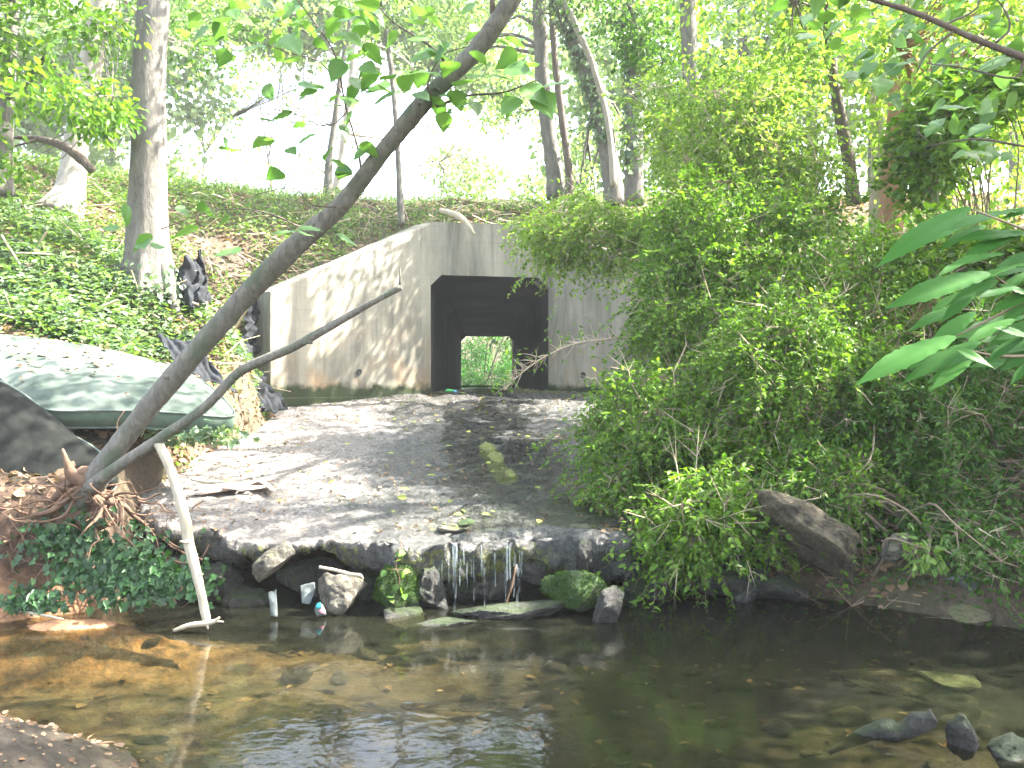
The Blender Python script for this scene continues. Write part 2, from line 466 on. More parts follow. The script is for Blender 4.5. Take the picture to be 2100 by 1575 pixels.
def water_mat(name, tint, bscale=(1, 1, 1), bs=.10, rough=.06, nscale=2.6, murk=.0):
    m, nt, b = newmat(name)
    nt.nodes.remove(b)
    p = wpos(nt, bscale)
    n1 = noise(nt, nscale, 3, .55, p, .6); n2 = noise(nt, nscale * 6, 2, .5, p)
    bp = nd(nt, 'Bump'); bp.inputs['Strength'].default_value = bs; bp.inputs['Distance'].default_value = .05
    nt.links.new(mth(nt, 'ADD', n1, mth(nt, 'MULTIPLY', n2, .18)), bp.inputs['Height'])
    gl = nd(nt, 'BsdfGlossy'); gl.inputs['Roughness'].default_value = rough
    nt.links.new(bp.outputs[0], gl.inputs['Normal'])
    tr = nd(nt, 'BsdfTransparent'); tr.inputs['Color'].default_value = (*tint, 1)
    fr = nd(nt, 'Fresnel'); fr.inputs['IOR'].default_value = 1.33; nt.links.new(bp.outputs[0], fr.inputs['Normal'])
    df = nd(nt, 'BsdfDiffuse'); df.inputs['Color'].default_value = (.085, .09, .055, 1)
    m2 = nd(nt, 'MixShader'); m2.inputs[0].default_value = murk
    nt.links.new(tr.outputs[0], m2.inputs[1]); nt.links.new(df.outputs[0], m2.inputs[2])
    mx = nd(nt, 'MixShader'); nt.links.new(fr.outputs[0], mx.inputs[0])
    nt.links.new(m2.outputs[0], mx.inputs[1]); nt.links.new(gl.outputs[0], mx.inputs[2])
    nt.links.new(mx.outputs[0], nt.nodes['Material Output'].inputs['Surface'])
    return m
M['water'] = water_mat('pool water', (.60, .59, .43), murk=.08)
M['film'] = water_mat('running water', (.9, .92, .9), (1, .35, 1), .55, .05, 9)

def plain(name, col, rough=.6, spec=.4, nz=None, bstr=0.0, col2=None, alpha=None, trans=0):
    m, nt, b = newmat(name)
    if col2 is not None:
        c = ramp(nt, noise(nt, nz or 8, 5, .6, wpos(nt)), [(.35, col), (.65, col2)]); nt.links.new(c, b.inputs['Base Color'])
    else: b.inputs['Base Color'].default_value = (*col, 1)
    b.inputs['Roughness'].default_value = rough; b.inputs['Specular IOR Level'].default_value = spec
    if bstr: bump(nt, b, noise(nt, (nz or 8) * 4, 5, .6, wpos(nt)), bstr, .01)
    if trans:
        t = nd(nt, 'BsdfTranslucent'); t.inputs['Color'].default_value = (*col, 1)
        mx = nd(nt, 'MixShader'); mx.inputs[0].default_value = trans
        nt.links.new(b.outputs[0], mx.inputs[1]); nt.links.new(t.outputs[0], mx.inputs[2])
        nt.links.new(mx.outputs[0], nt.nodes['Material Output'].inputs['Surface'])
    return m
M['hole'] = plain('weep hole painted dark', (.02, .02, .02), .9)
M['mattress'] = plain('mildewed green mattress ticking', (.035, .05, .040), .85, .15, 2.6, .5, (.11, .132, .11))
M['mattress_side'] = plain('mattress border', (.05, .08, .06), .8, .2, 7, .3, (.09, .12, .09))
M['piping'] = plain('mattress piping', (.06, .085, .07), .7, .3, 9, .2, (.12, .14, .12))
M['boxspring'] = plain('shade darkened ticking', (.007, .008, .007), .9, .1, 6, .4, (.015, .016, .014))  # near black; the shade on this mattress is put into the cloth colour
M['plastic_black'] = plain('black plastic sheet', (.010, .011, .012), .8, .15, 7, .3, (.018, .021, .026))
M['plastic_white'] = plain('white plastic film', (.16, .18, .175), .55, .3, 14, .5, (.07, .085, .08), None, .25)
M['cardboard'] = plain('bleached bark curl', (.42, .33, .26), .8, .2, 8, .4, (.62, .52, .43))
M['cyan'] = plain('cyan print', (.05, .42, .50), .4)
M['pink'] = plain('pink print', (.62, .22, .28), .4)
M['green_print'] = plain('green wrapper', (.08, .42, .12), .35)
M['blue_print'] = plain('blue wrapper', (.12, .38, .62), .35)
M['straw'] = plain('dry straw', (.34, .20, .09), .7, .3, 20, .3, (.55, .38, .18))
M['fallwater'] = None
def fall_mat():
    m, nt, b = newmat('falling water')
    b.inputs['Base Color'].default_value = (.5, .56, .58, 1); b.inputs['Roughness'].default_value = .12
    tr = nd(nt, 'BsdfTransparent'); tr.inputs['Color'].default_value = (.95, .97, .97, 1)
    mx = nd(nt, 'MixShader')
    f = ramp(nt, noise(nt, 18, 4, .6, wpos(nt, (1, 1, .2))), [(.42, (.0, .0, .0)), (.66, (.24, .24, .24))])
    nt.links.new(f, mx.inputs[0]); nt.links.new(tr.outputs[0], mx.inputs[1]); nt.links.new(b.outputs[0], mx.inputs[2])
    nt.links.new(mx.outputs[0], nt.nodes['Material Output'].inputs['Surface'])
    return m
M['fallwater'] = fall_mat()

M['barrel'] = plain('dark plain concrete', (.035, .032, .032), .95, .1, .5, 0, (.06, .055, .052))  # even dark tone, darker than the wall concrete
# ------------------------------------------------------------------ terrain
def poly_sd(x, y, poly):
    """signed distance to a closed polygon, positive inside"""
    x = np.asarray(x, float); y = np.asarray(y, float)
    d = np.full(x.shape, 1e9); ins = np.zeros(x.shape, bool)
    n = len(poly)
    for i in range(n):
        x0, y0 = poly[i]; x1, y1 = poly[(i + 1) % n]
        ex, ey = x1 - x0, y1 - y0
        t = np.clip(((x - x0) * ex + (y - y0) * ey) / (ex * ex + ey * ey), 0, 1)
        d = np.minimum(d, np.hypot(x - x0 - t * ex, y - y0 - t * ey))
        c = ((y0 > y) != (y1 > y)) & (x < ex * (y - y0) / (ey if ey else 1e-9) + x0)
        ins ^= c
    return np.where(ins, d, -d)

POOL = [(-16, 6.0), (-4.4, 6.0), (-3.5, 6.15), (-2.9, 6.45), (-2.75, 6.9), (-2.9, 7.6), (-2.3, 7.8), (0, 7.6), (1.3, 7.4), (1.75, 6.95),
        (2.3, 6.65), (2.9, 6.25), (3.5, 5.7), (3.3, 4.6), (2.9, 3.6), (3.1, 2), (4, -6), (-16, -6)]
CHAN = [(-3.0, 6.3), (-3.35, 8), (-3.45, 10), (-3.5, 13), (-3.62, 13.5), (-3.98, 14.2), (-1.55, 16.55), (0.75, 17.05), (3.5, 15.1), (2.9, 14),
        (2.6, 12), (2.4, 10), (2.0, 8), (1.7, 6.3)]
FARCH = [(-2.6, 37.4), (.5, 37.4), (2.6, 42), (4, 62), (-7, 62), (-4.6, 42)]
Bpts = [(-16, 6.5, 1.6), (-9, 6.6, 1.3), (-5, 6.4, 1.0), (-3.64, 6.5, .92), (-3.1, 6.7, .86), (-3.2, 7.6, .92), (-3.4, 8.6, 1.08), (-3.7, 10, 1.2),
        (-3.65, 13.3, 1.42), (-4.15, 13.9, 1.7), (-4.3, 14.5, 2.4), (-4.6, 11.2, 2.95), (-3.7, 11, 2.0), (-3.9, 12.4, 2.15), (-4.95, 10, 2.5), (-5.8, 10, 2.85),
        (-5.3, 9.0, 2.05), (-4.1, 9.6, 1.9), (-4.2, 8.0, 1.15), (-5.4, 7.6, 1.2), (-7.5, 13, 4.2), (-7.1, 14.2, 4.45), (-9.2, 16, 5.6), (-7, 16, 5.0), (-6.9, 18.3, 5.75),
        (-4.9, 15.6, 4.0), (-3.8, 15.7, 3.5), (-3.3, 17, 4.4), (-1.5, 17.1, 4.62), (-.2, 17.3, 4.64), (1.2, 17.4, 4.64), (-4, 18.5, 5.45), (-1, 18.8, 5.5), (3, 18.8, 5.55), (7, 18.8, 5.6),
        (-12, 19, 6.2), (-5, 23, 5.6), (0, 23, 5.55), (6, 23, 5.6), (14, 22, 6.2), (-5, 34, 5.55), (0, 34, 5.5), (6, 34, 5.5), (3.6, 15.2, 3.4), (4.5, 15, 3.9), (2.4, 16.8, 4.4),
        (5.1, 12, 3.0), (2.9, 12, 1.7), (2.6, 10, 1.05), (2.4, 8, .75), (4.1, 10, 1.7), (3.0, 6.9, .35), (3.75, 6.5, .75), (4.6, 8, 1.6), (6.9, 12, 3.1), (10, 14, 4.4),
        (5, 5, 1.0), (4.2, 3, .6), (6, 0, 1.2), (9, 6, 2.6), (10, -5, 2), (-9, 10, 3.4), (-13, 13, 5), (-16, 8, 3.4), (2.1, 7.1, .3), (-18, -5, 1)]
_B = np.array(Bpts)
def _tps(r2): return np.where(r2 > 1e-12, r2 * np.log(r2 + 1e-12), 0)
_n = len(_B); _K = _tps(((_B[:, None, :2] - _B[None, :, :2]) ** 2).sum(-1)) + np.eye(_n) * .02
_Pm = np.column_stack([np.ones(_n), _B[:, :2]])
_A = np.block([[_K, _Pm], [_Pm.T, np.zeros((3, 3))]])
_w = np.linalg.solve(_A, np.concatenate([_B[:, 2], np.zeros(3)]))
def bank(x, y):
    xc = np.clip(x, -16, 12); yc = np.clip(y, -5, 34)
    r = _w[_n] + _w[_n + 1] * xc + _w[_n + 2] * yc
    for i in range(_n): r = r + _w[i] * _tps((xc - _B[i, 0]) ** 2 + (yc - _B[i, 1]) ** 2)
    return r
def apz(x, y):                    # top of the concrete apron
    return .50 + .104 * (y - 6.7)
def terrain(x, y, fine=True):
    x = np.asarray(x, float); y = np.asarray(y, float)
    p = np.stack([x, y, np.zeros_like(x)], -1)
    B = bank(x, y)
    far = ss(34, 37.5, y)
    B = B * (1 - far) + far * (5.3 - 1.2 * ss(38, 44, y) + 3.0 * ss(50, 90, y))
    B = B + .16 * fbm(p * .8, 3, 3) * ss(-.2, .6, np.abs(y - 17.2) - .2) + (.05 * fbm(p * 4, 5, 3) if fine else 0)
    ch = apz(x, y) - .42 + (.05 * fbm(p * 3, 9, 2) if fine else 0)
    sd = poly_sd(x, y, CHAN)
    w = np.where(y > 13.7, .16, .45)
    land = B + (ch - B) * ss(-w * .5, w * .5, sd)
    fs = poly_sd(x, y, FARCH)
    land = land + (1.30 - land) * ss(-1.2, .3, fs)
    ps = poly_sd(x + .12 * fbm(p * 1.3, 21, 2), y + .14 * fbm(p * 1.7, 22, 3), POOL)
    bed = -.26 + .07 * fbm(p * 1.1, 31, 3) + .02 * fbm(p * 6, 33, 3) + .022 * fbm(p * 13, 34, 2)
    bed = bed + .60 * np.exp(-(((x + 2.7) / 1.25) ** 2 + ((y - 3.5) / .85) ** 2))              # mud bar, near left
    bed = bed + .31 * np.exp(-(((x + 3.1) / .8) ** 2 + ((y - 6.05) / .28) ** 2))                 # sand shelf, left
    bed = bed + .14 * np.exp(-(((x + 2.0) / 1.6) ** 2 + ((y - 4.9) / .35) ** 2)) + .12 * np.exp(-(((x + .2) / .8) ** 2 + ((y - 4.2) / .3) ** 2))
    bed = bed + .25 * np.exp(-(((x - 2.9) / .9) ** 2 + ((y - 3.6) / .6) ** 2))
    k = ss(-.42, .08, ps)
    return land + (bed - land) * k

def axis(dense, lo, hi, step, far):
    mid = np.arange(lo, hi + 1e-6, step)
    a = [lo]; s = step
    while a[-1] > far[0]: s *= 1.22; a.append(a[-1] - s)
    b = [hi]; s = step
    while b[-1] < far[1]: s *= 1.22; b.append(b[-1] + s)
    return np.concatenate([np.array(a[1:])[::-1], mid, np.array(b[1:])])
xs = axis(0, -8.5, 6.5, .065, (-160, 160)); ys = axis(0, 2.6, 19.2, .065, (-60, 260))
ys = np.unique(np.concatenate([ys[ys < 33], np.arange(33.2, 44, .25), np.arange(44, 70, 1.0), ys[ys > 71]]))
gx, gy = np.meshgrid(xs, ys, indexing='xy')
gz = terrain(gx, gy)
GP = np.stack([gx, gy, gz], -1)
nx, ny = len(xs), len(ys)
ii = (np.arange(ny - 1)[:, None] * nx + np.arange(nx - 1)[None, :]).ravel()
quads = np.column_stack([ii, ii + 1, ii + nx + 1, ii + nx])
zc = gz.ravel()[quads].min(1); xc_ = gx.ravel()[quads].mean(1); yc_ = gy.ravel()[quads].mean(1)
mouth = ((xc_ > -1.62) & (xc_ < .80) & (yc_ > 16.0) & (yc_ < 18.2) & (zc < 4.15)) | ((xc_ > -2.4) & (xc_ < .4) & (yc_ > 35.5) & (yc_ < 38.6) & (zc < 4.2) & (zc > 1.335))
quads = quads[~mouth]
pn = np.stack([gx, gy, gz * 0], -1)
n1 = fbm(pn * 1.3, 41, 4); n2 = fbm(pn * 5, 43, 3)
soil = np.array([.085, .058, .038]); litter = np.array([.10, .078, .056]); green = np.array([.04, .06, .02])
clay = np.array([.050, .026, .016]); sand = np.array([.105, .080, .052]); olive = np.array([.012, .013, .007]); mud = np.array([.042, .037, .030]); gravel = np.array([.03, .025, .017])
c = soil + (litter - soil) * ss(-.2, .5, n1 + .4 * n2)[..., None]
c = c + (green - c) * (ss(.0, .5, n2 + .25 * n1)[..., None] * .5)
steep = ss(6.9, 6.4, gy) * ss(-1.5, -2.6, gx) * ss(1.4, .9, gz)
c = c + (clay - c) * steep[..., None] * .75
under = ss(.04, -.05, gz)
bedc = sand + (olive - sand) * ss(-1.7, .9, gx + 1.1 * n1 + .35 * (gy - 5))[..., None]
bedc = bedc + (gravel - bedc) * (ss(.05, .4, n2 + n1 * .4)[..., None] * .75)
c = c + (bedc - c) * under[..., None]
mb = ss(1.35, .6, np.hypot((gx + 2.75) / 1.2, (gy - 3.35) / .9)) * ss(-.06, .03, gz)
c = c + (mud - c) * mb[..., None]
sb = np.exp(-(((gx + 3.1) / .9) ** 2 + ((gy - 6.0) / .32) ** 2)) * ss(.35, .2, gz)
c = c + (np.array([.46, .24, .12]) - c) * np.clip(sb * 1.6, 0, 1)[..., None]
ground = mesh_obj('ground', GP.reshape(-1, 3), quads, M['ground'], colors=np.clip(c, .01, 1).reshape(-1, 3))
tag(ground, kind='structure')
del gx, gy, gz

# pool water
wv = [(-16, -6, 0), (4.5, -6, 0), (4.5, 8.4, 0), (-16, 8.4, 0)]
tag(mesh_obj('pool_water', wv, [(0, 1, 2, 3)], M['water'], smooth=False), kind='structure')
tag(mesh_obj('stream_beyond', [(-9, 22.0, 1.53), (7, 22.0, 1.53), (7, 66, 1.53), (-9, 66, 1.53)], [(0, 1, 2, 3)], M['water'], smooth=False), kind='structure')

# ------------------------------------------------------------------ concrete culvert
L0 = np.array([-1.497, 16.3]); R0 = np.array([.693, 16.8])
FL = 1.30                                  # foot of the walls, below the apron
def wall_grid(name, A, Bp, zt0, zt1, th, parent, z0=FL, n=30, holes=None, bev=.03):
    """slab from A to Bp in plan (front face line), sloping top, thickness th behind; slightly uneven front"""
    A = np.array(A, float); Bp = np.array(Bp, float)
    e = Bp - A; Lg = np.linalg.norm(e); e = e / Lg
    nrm = np.array([-e[1], e[0]])          # behind
    if nrm[1] < 0: nrm = -nrm
    V = []; Fc = []
    m = 14
    prof = []                              # (t back offset, s height fraction)
    for j in range(m + 1): prof.append((0.0, j / m))
    prof[-1] = (0.0, 1 - .012)
    prof += [(bev, 1.0), (th - bev, 1.0), (th, 1 - .012), (th, 0.0)]
    us = np.linspace(0, 1, n + 1)
    for u in us:
        zt = zt0 + (zt1 - zt0) * u
        for (t, s) in prof:
            q = A + e * Lg * u + nrm * t
            z = z0 + (zt - z0) * s
            V.append((q[0], q[1], z))
    V = np.array(V)
    k = len(prof)
    nz = fbm(V * 1.1, 61, 3) * .018
    fr = np.tile(np.array([1.0 if t == 0 else 0 for t, s in prof]), n + 1)
    V[:, :2] += (nz * fr)[:, None] * nrm[None, :]
    V[:, 2] += np.tile(np.array([1.0 if s > .98 else 0 for t, s in prof]), n + 1) * fbm(V * 2.5, 63, 3) * .025
    for i in range(n):
        for j in range(k - 1):
            Fc.append((i * k + j, (i + 1) * k + j, (i + 1) * k + j + 1, i * k + j + 1))
    Fc.append(tuple(range(k))); Fc.append(tuple(n * k + j for j in range(k - 1, -1, -1)))
    return mesh_obj(name, V, Fc, M['concrete'], parent, smooth=False)

culv = empty('concrete_culvert', (-.4, 16.5, 1.5), 'grey board marked concrete box culvert with flared wing walls at the head of the apron', 'culvert')
WE = np.array([-3.81, 13.99]); WR = np.array([3.2, 15.1])
wall_grid('wing_wall', WE, L0, 3.12, 4.63, .48, culv, n=30)
o = wall_grid('wing_wall', R0, WR, 4.63, 3.3, .48, culv, n=30)
# end stub of the left wing, a little lower, chamfered
# parapet with the chamfered opening
ed = unit(R0 - L0); bk = np.array([-ed[1], ed[0]]); Wd = np.linalg.norm(R0 - L0)
OT, CH = 3.66, .2
def fp(u, z, t=0.0):
    q = L0 + ed * u + bk * t
    return (q[0], q[1], z)
V = []; Fc = []
for t in (0.0, .5):
    V += [fp(-.0, OT - CH, t), fp(CH, OT, t), fp(Wd - CH, OT, t), fp(Wd, OT - CH, t), fp(Wd, 4.63, t), fp(Wd - CH, 4.64, t), fp(CH, 4.64, t), fp(0, 4.63, t)]
Fc = [(0, 1, 6, 7), (1, 2, 5, 6), (2, 3, 4, 5), (15, 14, 9, 8), (14, 13, 10, 9), (13, 12, 11, 10), (7, 6, 14, 15), (6, 5, 13, 14), (5, 4, 12, 13)]
mesh_obj('parapet', V, Fc, M['concrete'], culv, smooth=False)
# barrel: inner octagonal-shouldered profile swept to the far mouth
Lf = np.array([(946 - CX) / F * 37.4, 37.4]); Rf = np.array([(1052 - CX) / F * 37.7, 37.7])
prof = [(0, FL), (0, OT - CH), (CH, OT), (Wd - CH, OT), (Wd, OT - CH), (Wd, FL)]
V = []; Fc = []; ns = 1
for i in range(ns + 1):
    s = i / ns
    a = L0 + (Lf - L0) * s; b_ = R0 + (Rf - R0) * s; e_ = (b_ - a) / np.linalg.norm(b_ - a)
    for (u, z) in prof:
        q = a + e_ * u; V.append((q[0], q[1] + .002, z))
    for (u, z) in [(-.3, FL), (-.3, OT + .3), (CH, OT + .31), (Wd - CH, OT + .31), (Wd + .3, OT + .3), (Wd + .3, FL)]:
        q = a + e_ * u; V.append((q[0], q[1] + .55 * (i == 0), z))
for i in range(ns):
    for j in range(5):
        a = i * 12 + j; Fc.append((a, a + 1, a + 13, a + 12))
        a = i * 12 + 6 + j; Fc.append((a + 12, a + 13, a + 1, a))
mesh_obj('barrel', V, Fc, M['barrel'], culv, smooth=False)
mesh_obj('barrel_floor', [fp(-.05, 1.49, -.02), fp(Wd + .05, 1.49, -.02), (Rf[0] + .05, Rf[1] + .4, 1.50), (Lf[0] - .05, Lf[1] + .4, 1.50)], [(0, 1, 2, 3)], M['apron'], culv,
         colors=np.array([(.9, 0, 0)] * 4))
ec = (Rf - Lf) / np.linalg.norm(Rf - Lf)
for nm, a0, a1 in (('outlet_wall', Lf - ec * 3.2, Lf - ec * .0), ('outlet_wall', Rf, Rf + ec * 3.2)):
    wall_grid(nm, a0 - np.array([0, .4]), a1 - np.array([0, .4]), 4.9, 5.0, .4, culv, n=6)
V = []
for t in (0.0, -.4):
    for (u, z) in [(-.0, OT), (Wd, OT), (Wd, 5.0), (0, 5.0)]:
        q = Lf + ec * u; V.append((q[0], q[1] + t, z))
mesh_obj('outlet_lintel', V, [(0, 1, 2, 3), (7, 6, 5, 4), (0, 4, 5, 1), (3, 2, 6, 7)], M['concrete'], culv, smooth=False)
# weep holes: raised rims with a flat disc, the hole's shade painted near black
wdir = unit(L0 - WE); wn_ = np.array([wdir[1], -wdir[0]])
def weep(px, py, A, Bp):
    A = np.array(A); Bp = np.array(Bp); k = (px - CX) / F
    e = Bp - A; t = (k * A[1] - A[0]) / (e[0] - k * e[1]); q = A + e * t
    z = H - (py - CY) / F * q[1]
    e = unit(e); n_ = np.array([e[1], -e[0]])
    th = np.linspace(0, 2 * np.pi, 16, endpoint=False)
    V = [(q[0] + e[0] * r * np.cos(a) + n_[0] * d, q[1] + e[1] * r * np.cos(a) + n_[1] * d, z + r * np.sin(a)) for r, d in ((.055, .022), (.048, .03), (.04, .024)) for a in th]
    Fc = [(i * 16 + j, i * 16 + (j + 1) % 16, i * 16 + 16 + (j + 1) % 16, i * 16 + 16 + j) for i in range(2) for j in range(16)] + [tuple(range(32, 48))]
    mesh_obj('weep_hole', V, Fc, M['hole'], culv, smooth=False)
weep(735, 763, WE, L0); weep(1197, 769, R0, WR)

# ------------------------------------------------------------------ concrete apron
def lip(x):
    return 6.62 + .10 * np.sin(x * 2.1 + .5) + .17 * fbm(np.stack([x * 1.6, x * 0, x * 0], -1), 71, 3) + .09 * fbm(np.stack([x * 6.5, x * 0, x * 0], -1), 72, 3) + .25 * ss(.6, 1.6, x) + .5 * ss(-2.1, -2.9, x)
def apron_edges(y):
    xl = -2.75 - .75 * ss(6.6, 8.6, y) - .75 * ss(11, 15.5, y) + .10 * fbm(np.stack([y * 1.7, y * 0, y * 0 + 3], -1), 73, 3)
    xr = 1.9 + .5 * ss(7, 9, y) + .7 * ss(10, 15, y)
    return xl, xr
nu, nv = 230, 330
U = np.concatenate([[0, 0, 0, 0], np.linspace(0, 1, nu), [1, 1]])
DU = np.concatenate([[-.5, -.3, -.26, -.12], np.zeros(nu), [-.3, -.5]])
INU = np.concatenate([[.6, .05, .0, -.03], np.zeros(nu), [0, -.2]])
Vv = np.concatenate([[0] * 8, np.linspace(0, 1, nv) ** 1.25])
DV = np.concatenate([[-.30, -.31, -.32, -.29, -.21, -.13, -.07, -.025], np.zeros(nv)])
INV = np.concatenate([[1.3, .6, .25, .06, .0, -.03, -.035, -.02], np.zeros(nv)])
uu, vv = np.meshgrid(U, Vv, indexing='xy'); du, dv = np.meshgrid(DU, DV, indexing='xy'); iu, iv = np.meshgrid(INU, INV, indexing='xy')
yb = 7.0 + (16.75 - 7.0) * vv
xl, xr = apron_edges(yb)
X = xl + (xr - xl) * uu
lp = lip(X)
Yy = lp + (16.75 - lp) * vv
xl, xr = apron_edges(Yy); X = xl + (xr - xl) * uu + iu
Yy = Yy + iv
Pp = np.stack([X, Yy, Yy * 0], -1)
thick = .35 + 1.2 * (.5 + .9 * fbm(np.stack([X * 2.0, X * 0, X * 0], -1), 77, 3))
Z = apz(X, np.maximum(Yy, lp)) + dv * thick + du * .9
onlip = (dv < 0) | (du < 0)
ro = .030 * fbm(Pp * 1.6, 81, 3) + .030 * fbm(Pp * 6, 82, 3) + .018 * fbm(Pp * 19, 83, 2)
rill = .05 * np.exp(-((X + .17 * (Yy - 7) - .15) / .22) ** 2)
Z = Z + np.where(onlip, 0, ro) - np.where(onlip, 0, rill * ss(7, 8.5, Yy))
ridge = np.exp(-((X - (-.33 + (10.6 - Yy) * .16)) / .11) ** 2) * ss(8.3, 8.8, Yy) * ss(11.2, 10.5, Yy)
Z = Z + ridge * .07 * (1 + .8 * fbm(Pp * 7, 85, 2))
P3 = np.stack([X, Yy, Z], -1)
dn = np.stack([fbm(P3 * 7, 91, 3), fbm(P3 * 7, 92, 3), fbm(P3 * 7, 93, 3)], -1)
P3 = P3 + dn * np.where(onlip, .10, .0)[..., None]
# crumble the lip
cr = ss(.35, 0, Yy - lp) * ~onlip
P3[..., 2] += cr * (.035 * fbm(P3 * 5, 95, 3) - .025)
wetm = ss(-2.0, -.6, X + .1 * (Yy - 7) + .3 * fbm(Pp * .9, 97, 3)) * ss(2.9, 2.2, X) * .62 + .25 * ss(.2, .9, X) * ss(9.5, 7.5, Yy) + .2 * ss(13.5, 16, Yy) + .18
wetm = wetm + .5 * np.where(dv < -.1, 1, 0)
mossm = ridge * 1.1 + .5 * ss(15.7, 16.5, Yy) + .45 * np.exp(-(((X + .45) / .5) ** 2 + ((Yy - 6.9) / .2) ** 2)) + .42 * ss(-.02, -.05, dv) * ss(.4, .7, .5 + .5 * fbm(Pp * 2, 99, 2)) + .35 * np.exp(-(((X + .9) / .15) ** 2 + ((Yy - 8.7) / .3) ** 2))
ny_, nx_ = X.shape
ii = (np.arange(ny_ - 1)[:, None] * nx_ + np.arange(nx_ - 1)[None, :]).ravel()
ap = mesh_obj('concrete_apron', P3.reshape(-1, 3), np.column_stack([ii, ii + 1, ii + nx_ + 1, ii + nx_]), M['apron'],
              colors=np.clip(np.stack([wetm, mossm, wetm * 0], -1), 0, 1).reshape(-1, 3))
tag(ap, 'broken silty concrete apron sloping down from the culvert to an undercut lip', 'apron')
def aptop(x, y): return apz(x, y) + .030 * fbm(np.array([[x * 1.6, y * 1.6, 0]]), 81, 3)[0] + .01

# thin sheet of running water on the apron
fx = np.linspace(0, 1, 60); fy = np.linspace(0, 1, 160)
fu, fv = np.meshgrid(fx, fy, indexing='xy')
Yf = 6.55 + (16.9 - 6.55) * fv
ctr = .18 - .055 * (Yf - 6.6); hw = 1.15 - .045 * (Yf - 6.6)
Xf = ctr + (fu * 2 - 1) * hw
pf = np.stack([Xf, Yf, Yf * 0], -1)
Zf = apz(Xf, Yf) + .022 + .012 * fbm(pf * np.array([7, 3, 1]), 101, 3) - .09 * np.clip(np.abs(fu * 2 - 1) + .45 * fbm(pf * 1.4, 103, 3) - .35, 0, 1)
lpf = lip(Xf); Zf = Zf - .12 * ss(.10, -.06, Yf - lpf)
Yf = np.maximum(Yf, lpf - .05)
ii = (np.arange(159)[:, None] * 60 + np.arange(59)[None, :]).ravel()
tag(mesh_obj('running_water', np.stack([Xf, Yf, Zf], -1).reshape(-1, 3), np.column_stack([ii, ii + 1, ii + 61, ii + 60]), M['film']), kind='structure')

# ------------------------------------------------------------------ waterfall strands off the lip
wf = empty('waterfall', P(985, 1120, 6.5), 'thin white strands of water falling off the wet apron lip into the pool', 'waterfall')
strands = [(932, 1122, 1262, 12), (1060, 1165, 1236, 9), (1040, 1118, 1190, 6)]
for k in range(26):
    px_ = random.choice([random.gauss(940, 14), random.gauss(985, 16), random.gauss(1050, 16)]); y0_ = random.uniform(1120, 1175)
    strands.append((px_, y0_, y0_ + random.uniform(25, 90), random.uniform(1.6, 4.2)))
strands += [(1455, 1150, 1220, 4), (1428, 1150, 1205, 3), (1438, 1160, 1215, 2)]
for (px, py0, py1, w) in strands:
    a = MA(); Y0 = random.uniform(6.38, 6.5) if px < 1200 else 6.55
    pts = []; rr = []
    for k in range(9):
        t = k / 8
        pts.append(P(px + .7 * math.sin(t * 5 + px), py0 - 8 * (1 - t) + (py1 - py0) * t, Y0 - .05 * math.sqrt(t))); rr.append(w / F * Y0 * .36 * (.75 + .4 * random.random()) * (1 - .35 * t))
    a.tube(pts, rr, 6, .5, int(px), sub=2)
    a.build('water_strand', M['fallwater'], wf)

# ------------------------------------------------------------------ rocks
def rock(name, label, c, size, rot, seed, mat, group=None, facets=7, cat='rock', sub=5, fuzz=0):
    import bmesh
    bm = bmesh.new(); bmesh.ops.create_icosphere(bm, subdivisions=sub, radius=1)
    V = np.array([v.co[:] for v in bm.verts]); Fc = [tuple(v.index for v in f.verts) for f in bm.faces]; bm.free()
    rr = np.random.default_rng(seed)
    for k in range(facets):
        n_ = unit(rr.normal(size=3)); d_ = rr.uniform(.45, .8)
        s_ = V @ n_; V = V - np.outer(np.maximum(s_ - d_, 0) * .92, n_)
    V = V + unit(V) * (fbm(V * 1.7 + seed, seed, 3) * .20 + fbm(V * 5 + seed, seed + 1, 4) * .10 - .05 * np.abs(fbm(V * 9 + seed, seed + 2, 3)))[:, None]
    V = V * np.array(size)
    R = np.array(Matrix.Rotation(rot[2], 3, 'Z') @ Matrix.Rotation(rot[1], 3, 'Y') @ Matrix.Rotation(rot[0], 3, 'X'))
    V = V @ R.T
    o = mesh_obj(name, V, Fc, mat)
    o.location = tuple(float(v) for v in c)
    if fuzz:
        nr_ = unit(V / np.array(size)); k = np.random.default_rng(seed).choice(len(V), fuzz); k = k[(nr_[k, 2] > -.35) & (fbm(V[k] * 9, seed, 2) > -.15)]
        tilt_ = rng.normal(0, .5, (len(k), 3))
        fz = leaves('moss_tufts', V[k] + np.array(c) - nr_[k] * .003, nr_[k] + tilt_ + np.array([0, 0, -.3]), rng.normal(0, 1, (len(k), 3)), rng.uniform(.007, .018, len(k)), LEAF_OV, M['moss_tuft'], None)
        fz.parent = o; fz.location = -Vector([float(v) for v in c]); fz['kind'] = 'stuff'
    return tag(o, label, cat, group)
rad = math.radians
rock('rock', 'pale lichen spotted rock wedged slanting under the broken lip of the apron', P(560, 1150, 6.35), (.17, .09, .11), (0, rad(-48), rad(5)), 3, M['rock_dry'])
rock('rock', 'brown dry rock standing in the pool under the short white stick', P(700, 1212, 6.40), (.17, .14, .17), (.2, .4, .3), 11, M['rock_dry'])
rock('rock', 'bright moss covered boulder below the lip, left of the waterfall', P(812, 1210, 6.5), (.21, .16, .22), (.1, .3, .6), 17, M['rock_moss'], fuzz=9500)
rock('rock', 'grey green boulder directly left of the thick water strand', P(885, 1218, 6.55), (.14, .15, .22), (.3, -.2, .2), 23, M['rock_wet'])
rock('rock', 'long low dark wet rock the waterfall lands on', P(1035, 1256, 6.30), (.44, .16, .09), (0, rad(-7), rad(4)), 29, M['rock_wet'])
